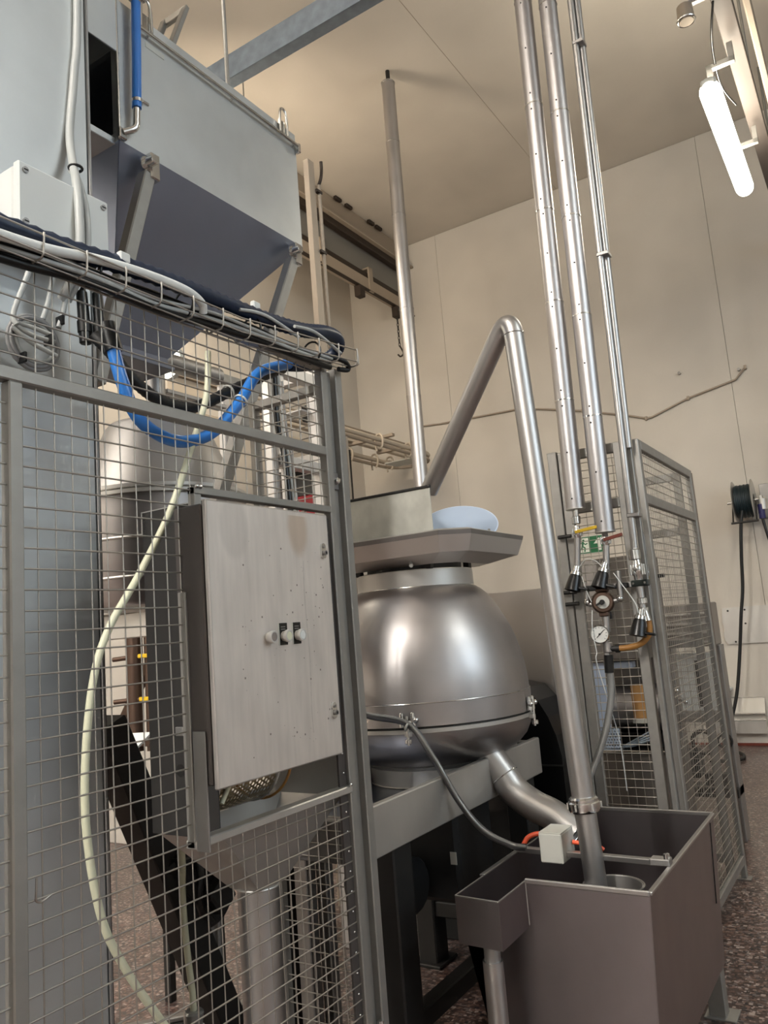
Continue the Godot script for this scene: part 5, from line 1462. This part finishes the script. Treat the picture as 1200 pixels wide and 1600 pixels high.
	put(g, "left_elbow", tube(elbows([v3(-1.265, 1.735, z - 0.01), v3(-1.268, 1.65, z - 0.01), v3(-1.22, 1.648, z - 0.01)], 0.022), 0.0125, 14), M.pipe, Transform3D())
	put(g, "right_elbow", tube(elbows([v3(-1.098, 1.80, z - 0.01), v3(-1.100, 1.66, z - 0.01), v3(-1.15, 1.655, z - 0.01)], 0.022), 0.0135, 14), M.pipe, Transform3D())
	for q in [v3(-1.105, 1.665, z - 0.01), v3(-1.266, 1.66, z - 0.01)]:
		put(g, "elbow_collar", sphere(0.019, 14), M.chrome, here(q))
	rod(g, "drop_tube", v3(-1.188, 1.51, z - 0.012), v3(-1.185, 1.60, z - 0.012), 0.0185, M.pipe, 16)
	var d := thing("pressure_gauge", "round white dial pressure gauge below the bronze regulator", "gauge", v3(-1.218, 1.50, z))
	var gx := Transform3D(face, v3(-1.216, 1.502, z + 0.02))
	put(d, "case", lathe([Vector2(0, -0.03), Vector2(0.043, -0.03), Vector2(0.045, -0.01), Vector2(0.045, 0.008), Vector2(0.041, 0.012), Vector2(0.040, 0.006), Vector2(0.0, 0.006)], 40), M.chrome, gx)
	var df := disc(0.040)
	put(d, "dial", df, M.gauge_face, gx * here(v3(0, 0.0075, 0)))
	put(d, "needle", box_mesh(v3(0.052, 0.0015, 0.003), 0.0005), M.black, gx * Transform3D(Basis(Vector3.UP, 0.75), v3(0.004, 0.010, -0.002)))
	put(d, "hub", cyl_mesh(0.005, 0.003, 12), M.black, gx * here(v3(0, 0.010, 0)))
	rod(d, "stem", v3(-1.205, 1.36, z - 0.005), v3(-1.195, 1.47, z - 0.005), 0.017, M.pipe, 16)
	put(d, "tee", cyl_mesh(0.024, 0.05, 16, -1.0, 0.004), M.dull, here(v3(-1.19, 1.435, z - 0.005)))
	# hose down to the tub, amber branch hose, thin cords
	var h := thing("clear_hose", "clear braided hose hanging from the gauge tee behind the long pipe", "hose", v3(-1.2, 1.0, z))
	rod(h, "hose_grip", v3(-1.197, 1.315, z), v3(-1.192, 1.40, z), 0.0225, M.black, 16)
	wire(h, "hose", curve([v3(-1.196, 1.34, z), v3(-1.199, 1.225, z), v3(-1.232, 1.075, z + 0.02), v3(-1.280, 0.94, z + 0.05), v3(-1.33, 0.83, z + 0.08), v3(-1.37, 0.70, z + 0.1)], 8), 0.0165, M.pvc, 14)
	var y := thing("amber_hose", "short amber hose with dark coupling between the gauge tee and the right drop", "hose", v3(-1.08, 1.43, z))
	wire(y, "hose", curve([v3(-1.135, 1.428, z), v3(-1.085, 1.430, z), v3(-1.025, 1.447, z), v3(-0.985, 1.49, z), v3(-0.98, 1.55, z)], 8), 0.0145, M.amber, 14)
	rod(y, "coupling", v3(-1.175, 1.428, z), v3(-1.12, 1.428, z), 0.014, M.dark_metal, 14)
	put(y, "coupling_nut", cyl_mesh(0.02, 0.022, 6), M.dark_metal, Transform3D(Basis(Vector3.BACK, PI / 2), v3(-1.143, 1.428, z)))
	var cd := thing("signal_cable", "thin white cords looping between the black end caps of the valves", "cord", v3(-1.15, 1.8, z + 0.05))
	wire(cd, "lead", curve([v3(-1.28, 1.835, z + 0.02), v3(-1.235, 1.87, z + 0.04), v3(-1.19, 1.86, z + 0.04), v3(-1.16, 1.825, z + 0.03)], 6), 0.0022, M.white, 6)
	wire(cd, "lead", curve([v3(-1.11, 1.79, z + 0.03), v3(-1.07, 1.73, z + 0.05), v3(-1.02, 1.64, z + 0.05), v3(-1.012, 1.59, z + 0.045)], 6), 0.0024, M.white, 6)
	wire(cd, "lead", curve([v3(-1.268, 1.79, z + 0.03), v3(-1.25, 1.72, z + 0.04), v3(-1.225, 1.66, z + 0.06)], 6), 0.0022, M.white, 6)
	wire(cd, "lead", curve([v3(-1.236, 1.62, z + 0.03), v3(-1.24, 1.52, z + 0.05), v3(-1.232, 1.42, z + 0.05), v3(-1.235, 1.35, z + 0.05), v3(-1.205, 1.0, z - 0.05), v3(-1.20, 0.75, z - 0.06)], 6), 0.0022, M.white, 6)

func disc(r: float) -> ArrayMesh:
	var st := begin()
	for k in 40:
		var a := TAU * k / 40.0
		var b := TAU * (k + 1) / 40.0
		var p := [Vector3.ZERO, v3(cos(a), 0, sin(a)) * r, v3(cos(b), 0, sin(b)) * r]
		if (p[1] - p[0]).cross(p[2] - p[0]).y > 0: p = [p[0], p[2], p[1]]
		for q in p:
			st.set_normal(Vector3.UP)
			st.set_uv(Vector2(0.5 + q.x / r / 2, 0.5 + q.z / r / 2))
			st.add_vertex(q)
	return done(st)

# ---------- corner of the far fence ----------
func mesh_frame(t: Node3D, at: Vector3, u: Vector3, n: Vector3, u0: float, u1: float, y0: float, y1: float, rails: Array, pitch := Vector2(0.0411, 0.0405)) -> void:
	var f := 0.05
	var d := 0.03
	for q in [u0, u1 - f]:
		put(t, "post", box_mesh(v3(f, y1 - 0.0, d), 0.003), M.frame, Transform3D(Basis(u, Vector3.UP, u.cross(Vector3.UP)), at + u * (q + f / 2) + v3(0, y1 / 2, 0)))
	for y in [y0, y1 - f] + rails:
		put(t, "rail", box_mesh(v3(u1 - u0 - 2 * f, f, d), 0.003), M.frame, Transform3D(Basis(u, Vector3.UP, u.cross(Vector3.UP)), at + u * (u0 + u1) / 2 + v3(0, y + f / 2, 0)))
	mesh_wires(t, at, u, n, [u0 + f, u1 - f], [y0 + f, y1 - f], pitch.x, pitch.y, pitch.x / 2, pitch.y / 2, [])

func fence_corner() -> void:
	var a := thing("mesh_fence", "mesh panel with steel frame standing behind the valves", "guard fence", v3(-1.14, 0, -3.95))
	mesh_frame(a, v3(0, 0, -3.95), v3(1, 0, 0), v3(0, 0, 1), -1.362, -1.02, 0.08, 2.452, [2.12])
	var b := thing("side_fence", "mesh fence panel running away at right beside the tub", "guard fence", v3(-0.96, 0, -4.6))
	mesh_frame(b, v3(-0.96, 0, 0), v3(0, 0, -1), v3(1, 0, 0), 3.95, 5.22, 0.085, 2.452, [2.125])
	for z in [-3.98, -5.19]:
		rod(b, "foot", v3(-0.96, 0.0, z), v3(-0.96, 0.09, z), 0.012, M.dull, 10)
		bx(b, "foot_plate", v3(-1.0, 0, z - 0.04), v3(-0.92, 0.006, z + 0.04), M.dull, 0.002)
	bx(b, "corner_angle", v3(-1.0, 0.05, -3.95), v3(-0.975, 2.452, -3.92), M.frame, 0.003)
	bx(b, "edge_strip", v3(-0.965, 0.06, -5.245), v3(-0.945, 2.44, -5.222), M.bronze, 0.003)
	var c := thing("end_fence", "mesh panel closing the far end of the side fence", "guard fence", v3(-1.15, 0, -5.2))
	mesh_frame(c, v3(0, 0, -5.2), v3(1, 0, 0), v3(0, 0, 1), -1.36, -1.01, 0.08, 2.45, [2.05, 1.35])
	# valve on the back panel
	var v := thing("fence_valve", "small steel valve with yellow and black lever seen through the side fence", "valve", v3(-1.1, 1.8, -4.3))
	rod(v, "pipe", v3(-1.055, 1.60, -4.25), v3(-1.055, 2.0, -4.25), 0.013, M.pipe, 12)
	ball_valve(v, v3(-1.055, 1.765, -4.25), M.yellow, v3(0.08, 0.005, 0))
	rod(v, "lever_grip", v3(-0.995, 1.769, -4.214), v3(-0.965, 1.771, -4.214), 0.011, M.black, 10)
	put(v, "union", cyl_mesh(0.024, 0.06, 6, -1.0, 0.004), M.chrome, here(v3(-1.055, 1.86, -4.25)))
	# packing machine behind the panel
	var m := thing("packing_machine", "brownish stainless packing machine standing behind the valve panel", "machine", v3(-1.4, 0, -4.6))
	bx(m, "head", v3(-1.62, 1.335, -4.95), v3(-1.16, 1.915, -4.5), M.machine, 0.006)
	bx(m, "base", v3(-1.62, 0.05, -4.95), v3(-1.12, 0.82, -4.52), M.machine, 0.006)
	bx(m, "work_edge", v3(-1.62, 0.82, -4.95), v3(-1.12, 0.84, -4.49), M.chrome, 0.004)
	bx(m, "back", v3(-1.62, 0.84, -4.95), v3(-1.16, 1.335, -4.90), M.machine, 0.003)
	bx(m, "side_strip", v3(-1.135, 0.05, -4.56), v3(-1.075, 1.915, -4.50), M.dull, 0.004)
	rod(m, "roller", v3(-1.56, 1.05, -4.72), v3(-1.16, 1.05, -4.72), 0.13, M.clad, 32)
	bx(m, "dark_gap", v3(-1.48, 0.84, -4.88), v3(-1.16, 0.92, -4.60), M.black, 0.004)
	bx(m, "handle", v3(-1.36, 1.56, -4.495), v3(-1.345, 1.64, -4.48), M.black, 0.003)
	var ps := thing("white_guard_sheet", "blue white plastic guard sheet with perforated foot beside the packing machine", "sheet", v3(-1.52, 1.0, -4.55))
	bx(ps, "sheet", v3(-1.575, 0.95, -4.56), v3(-1.44, 1.32, -4.55), M.blue_white, 0.003)
	bx(ps, "top_flap", v3(-1.45, 1.285, -4.62), v3(-1.28, 1.32, -4.55), M.blue_white, 0.003)
	bx(ps, "perforated_foot", v3(-1.56, 0.842, -4.56), v3(-1.40, 0.95, -4.55), M.perforated_white, 0.001)
	var oc := thing("orange_crate", "orange tinted product tray inside the packing machine opening", "tray", v3(-1.24, 1.0, -4.6))
	bx(oc, "tray_side", v3(-1.315, 1.0, -4.60), v3(-1.20, 1.19, -4.575), M.amber_dull, 0.006)
	bx(oc, "tray_lip", v3(-1.32, 0.975, -4.61), v3(-1.195, 1.0, -4.56), M.light_grey, 0.004)
	var gd := thing("ribbed_guide", "stack of thin steel guide bars on the packing machine table", "guide", v3(-1.28, 0.87, -4.56))
	for k in 4:
		bar(gd, "guide_bar", v3(-1.40 + 0.015 * k, 0.845 + 0.002 * k, -4.54), v3(-1.235 + 0.01 * k, 0.93 - 0.012 * k, -4.56), 0.008, 0.02, M.galvanised, 0.002)
	# white machine parts seen through the side fence
	var w := thing("ribbed_motor_box", "grey ribbed machine box with bright windows behind the side fence", "machine", v3(-1.2, 0.9, -5.9))
	bx(w, "upper_box", v3(-1.42, 1.32, -6.1), v3(-1.06, 1.62, -5.8), M.machine, 0.008)
	for k in 4:
		bx(w, "rib", v3(-1.42, 1.345 + 0.065 * k, -5.80), v3(-1.06, 1.36 + 0.065 * k, -5.775), M.steel, 0.003)
	bx(w, "white_door", v3(-1.36, 0.87, -5.98), v3(-1.07, 1.27, -5.95), M.white, 0.006)
	bx(w, "door_slot", v3(-1.235, 0.90, -5.95), v3(-1.215, 1.22, -5.945), M.dark_metal, 0.002)
	bx(w, "frame", v3(-1.42, 0.0, -6.1), v3(-1.38, 1.32, -5.94), M.dull, 0.004)
	bx(w, "frame", v3(-1.10, 0.0, -6.1), v3(-1.05, 1.32, -5.94), M.dull, 0.004)
	bx(w, "shelf", v3(-1.38, 0.80, -6.1), v3(-1.10, 0.86, -5.90), M.dull, 0.004)
	put(w, "pulley", ring(0.075, 0.014, 28), M.dark_metal, Transform3D(Basis(Vector3.RIGHT, PI / 2), v3(-1.24, 0.66, -5.92)))
	put(w, "small_pulley", ring(0.045, 0.010, 24), M.dark_metal, Transform3D(Basis(Vector3.RIGHT, PI / 2), v3(-1.10, 0.67, -5.92)))
	bx(w, "drive", v3(-1.42, 0.42, -6.05), v3(-1.28, 0.60, -5.9), M.dark, 0.01)
	bx(w, "drive_base", v3(-1.40, 0.30, -6.1), v3(-1.05, 0.36, -5.88), M.dark_metal, 0.004)
	bx(w, "control_box", v3(-1.25, 0.38, -5.95), v3(-1.10, 0.46, -5.86), M.dark_metal, 0.006)
	for p in [v3(-1.37, 1.02, -5.9), v3(-1.35, 0.96, -5.9), v3(-1.32, 0.94, -5.9), v3(-1.40, 1.10, -5.9)]:
		put(w, "fitting", sphere(0.018, 10), M.chrome, here(p))

# ---------- hoses and wire tray on the guard ----------
func hoses_on_guard() -> void:
	var t := thing("wire_tray", "wire basket cable tray lying along the top of the mesh guard", "cable tray", v3(-1.36, 2.45, -1.2))
	var z0 := -0.35
	var z1 := -2.02
	var zb := -1.48
	var rise := 0.056
	for q in [[-1.372, 0.0], [-1.345, 0.0], [-1.318, 0.010], [-1.316, 0.048]]:
		wire(t, "long_wire", [v3(q[0], 2.39 + q[1], z0), v3(q[0], 2.39 + q[1], zb), v3(q[0], 2.39 + q[1] + rise, z1)], 0.0021, M.wire, 6)
	var z := -0.40
	while z > -2.03:
		var b := 2.39 + rise * maxf(0.0, (zb - z) / (zb - z1))
		wire(t, "rib", [v3(-1.374, b + 0.03, z), v3(-1.374, b + 0.008, z), v3(-1.368, b, z), v3(-1.324, b, z), v3(-1.316, b + 0.008, z), v3(-1.314, b + 0.052, z)], 0.0023, M.wire, 6)
		z -= 0.101
	wire(t, "end_hoop", curve([v3(-1.316, 2.39 + rise + 0.048, z1), v3(-1.316, 2.39 + rise + 0.012, z1 - 0.002), v3(-1.322, 2.39 + rise, z1 - 0.002), v3(-1.37, 2.39 + rise, z1)], 4), 0.0021, M.wire, 6)
	# thick dark blue corrugated hose with its end loop, coming back as the bright blue hose
	var h := thing("corrugated_hose", "thick dark blue corrugated hose lying in the wire tray with a loop at its end", "hose", v3(-1.36, 2.5, -1.3))
	var path := curve([v3(-1.355, 2.425, -0.35), v3(-1.355, 2.44, -0.70), v3(-1.35, 2.45, -0.98), v3(-1.35, 2.472, -1.20), v3(-1.355, 2.484, -1.42), v3(-1.36, 2.492, -1.62), v3(-1.365, 2.512, -1.80), v3(-1.375, 2.545, -1.93), v3(-1.40, 2.560, -2.03), v3(-1.44, 2.545, -2.085), v3(-1.49, 2.51, -2.06), v3(-1.51, 2.485, -1.98), v3(-1.505, 2.465, -1.90)], 14)
	put(h, "hose", tube(path, 0.021, 12, true, 0.0, 0.085), M.navy, Transform3D())
	var bh := thing("blue_hose", "bright blue hose hanging in a deep loop behind the mesh guard", "hose", v3(-1.5, 2.2, -1.5))
	wire(bh, "hose", curve([v3(-1.502, 2.480, -1.94), v3(-1.50, 2.450, -1.86), v3(-1.50, 2.395, -1.745), v3(-1.50, 2.285, -1.655), v3(-1.50, 2.18, -1.545), v3(-1.50, 2.135, -1.44), v3(-1.50, 2.138, -1.352), v3(-1.50, 2.175, -1.282), v3(-1.502, 2.255, -1.242), v3(-1.51, 2.345, -1.222)], 10), 0.0165, M.blue, 16)
	put(bh, "tie", ring(0.02, 0.003, 14), M.white, along(v3(-1.50, 2.285, -1.655), v3(-1.50, 2.30, -1.67)))
	rod(bh, "end_sleeve", v3(-1.508, 2.33, -1.225), v3(-1.52, 2.40, -1.215), 0.022, M.black, 16)
	var kh := thing("black_hose", "black ribbed hose sagging above the bright blue hose behind the mesh", "hose", v3(-1.58, 2.3, -1.5))
	put(kh, "hose", tube(curve([v3(-1.56, 2.475, -1.94), v3(-1.56, 2.41, -1.81), v3(-1.56, 2.33, -1.665), v3(-1.56, 2.262, -1.535), v3(-1.56, 2.255, -1.42), v3(-1.56, 2.29, -1.33), v3(-1.57, 2.35, -1.27), v3(-1.6, 2.40, -1.24)], 14), 0.0165, 12, true, 0.0, 0.05), M.rubber, Transform3D())
	put(kh, "tie", ring(0.02, 0.003, 14), M.light_grey, along(v3(-1.56, 2.33, -1.665), v3(-1.56, 2.345, -1.69)))
	var wc := thing("tray_cable", "thick white cable curving down into the wire tray", "cable", v3(-1.32, 2.42, -1.0))
	wire(wc, "cable", curve([v3(-1.33, 2.40, -0.35), v3(-1.33, 2.405, -0.70), v3(-1.33, 2.416, -0.90), v3(-1.33, 2.441, -1.04), v3(-1.33, 2.456, -1.18), v3(-1.33, 2.458, -1.30), v3(-1.335, 2.445, -1.355), v3(-1.345, 2.425, -1.37)], 8), 0.0105, M.white, 12)
	var bc := thing("tray_cables", "bunch of thinner black and grey cables tied along the wire tray", "cable", v3(-1.38, 2.42, -1.2))
	for q in [[-1.365, 2.405, 0.013, "b"], [-1.385, 2.420, 0.012, "b"], [-1.352, 2.392, 0.006, "g"], [-1.345, 2.402, 0.0045, "g"], [-1.40, 2.415, 0.011, "b"], [-1.36, 2.380, 0.010, "b"]]:
		var pts := []
		for k in 10:
			var zz := -0.35 - 0.175 * k
			pts.append(v3(q[0] + 0.006 * sin(k * 1.7 + q[1] * 90.0), q[1] + 0.042 * smoothstep(-0.6, -1.9, zz) + 0.006 * sin(k * 2.3 + q[0] * 70.0), zz))
		wire(bc, "cable", curve(pts, 6), q[2], M.black if q[3] == "b" else M.grey_cable, 10)
	for zz in [-1.06, -1.33, -1.58, -1.85]:
		put(bc, "cable_tie", ring(0.034, 0.003, 18), M.black, Transform3D(Basis(Vector3.RIGHT, PI / 2), v3(-1.372, 2.425 + 0.03 * smoothstep(-0.6, -1.9, zz), zz)))
	wire(bc, "curled_end", curve([v3(-1.36, 2.46, -1.93), v3(-1.345, 2.455, -1.99), v3(-1.35, 2.435, -2.01), v3(-1.36, 2.43, -1.97)], 6), 0.008, M.rubber, 8)
	for q in [[v3(-1.34, 2.475, -1.50), v3(-1.335, 2.487, -1.60), v3(-1.34, 2.468, -1.75)], [v3(-1.33, 2.49, -1.72), v3(-1.33, 2.50, -1.82), v3(-1.34, 2.475, -1.96)]]:
		wire(bc, "grey_core", curve(q, 6), 0.005, M.grey_cable, 8)
	for q in [v3(-1.335, 2.475, -1.118), v3(-1.37, 2.525, -1.60)]:
		put(bc, "white_clip", box_mesh(v3(0.016, 0.024, 0.03), 0.004), M.white, here(q))
	# two pale drain hoses behind the mesh
	var wh := thing("pale_hose", "long pale flat hose hanging behind the mesh from the middle rail to the floor", "hose", v3(-1.5, 1.5, -1.2))
	wire(wh, "hose", curve([v3(-1.52, 2.42, -1.56), v3(-1.50, 2.28, -1.525), v3(-1.50, 2.14, -1.468), v3(-1.50, 1.945, -1.378), v3(-1.50, 1.78, -1.272), v3(-1.50, 1.66, -1.184), v3(-1.50, 1.55, -1.138), v3(-1.50, 1.39, -1.113), v3(-1.50, 1.23, -1.111), v3(-1.50, 1.05, -1.143), v3(-1.50, 0.92, -1.205), v3(-1.50, 0.78, -1.296), v3(-1.50, 0.5, -1.48), v3(-1.52, 0.12, -1.66), v3(-1.56, 0.02, -1.8)], 8), 0.0088, M.pale_hose, 14)
	var sh := thing("short_pale_hose", "shorter pale hose hanging below the drum housing to a clear valve", "hose", v3(-1.9, 0.7, -1.75))
	wire(sh, "hose", curve([v3(-1.86, 1.05, -1.70), v3(-1.885, 0.96, -1.725), v3(-1.90, 0.89, -1.735), v3(-1.90, 0.80, -1.737), v3(-1.90, 0.70, -1.745), v3(-1.90, 0.60, -1.757), v3(-1.90, 0.54, -1.76)], 8), 0.010, M.pale_hose, 12)
	put(sh, "clear_valve", cyl_mesh(0.022, 0.07, 12, 0.03, 0.006), M.pvc, here(v3(-1.90, 0.51, -1.76)))
	put(sh, "valve_tap", box_mesh(v3(0.03, 0.014, 0.06), 0.004), M.light_grey, here(v3(-1.89, 0.50, -1.75)))
	rod(sh, "down_pipe", v3(-1.90, 0.02, -1.77), v3(-1.90, 0.48, -1.76), 0.014, M.pale_hose, 12)
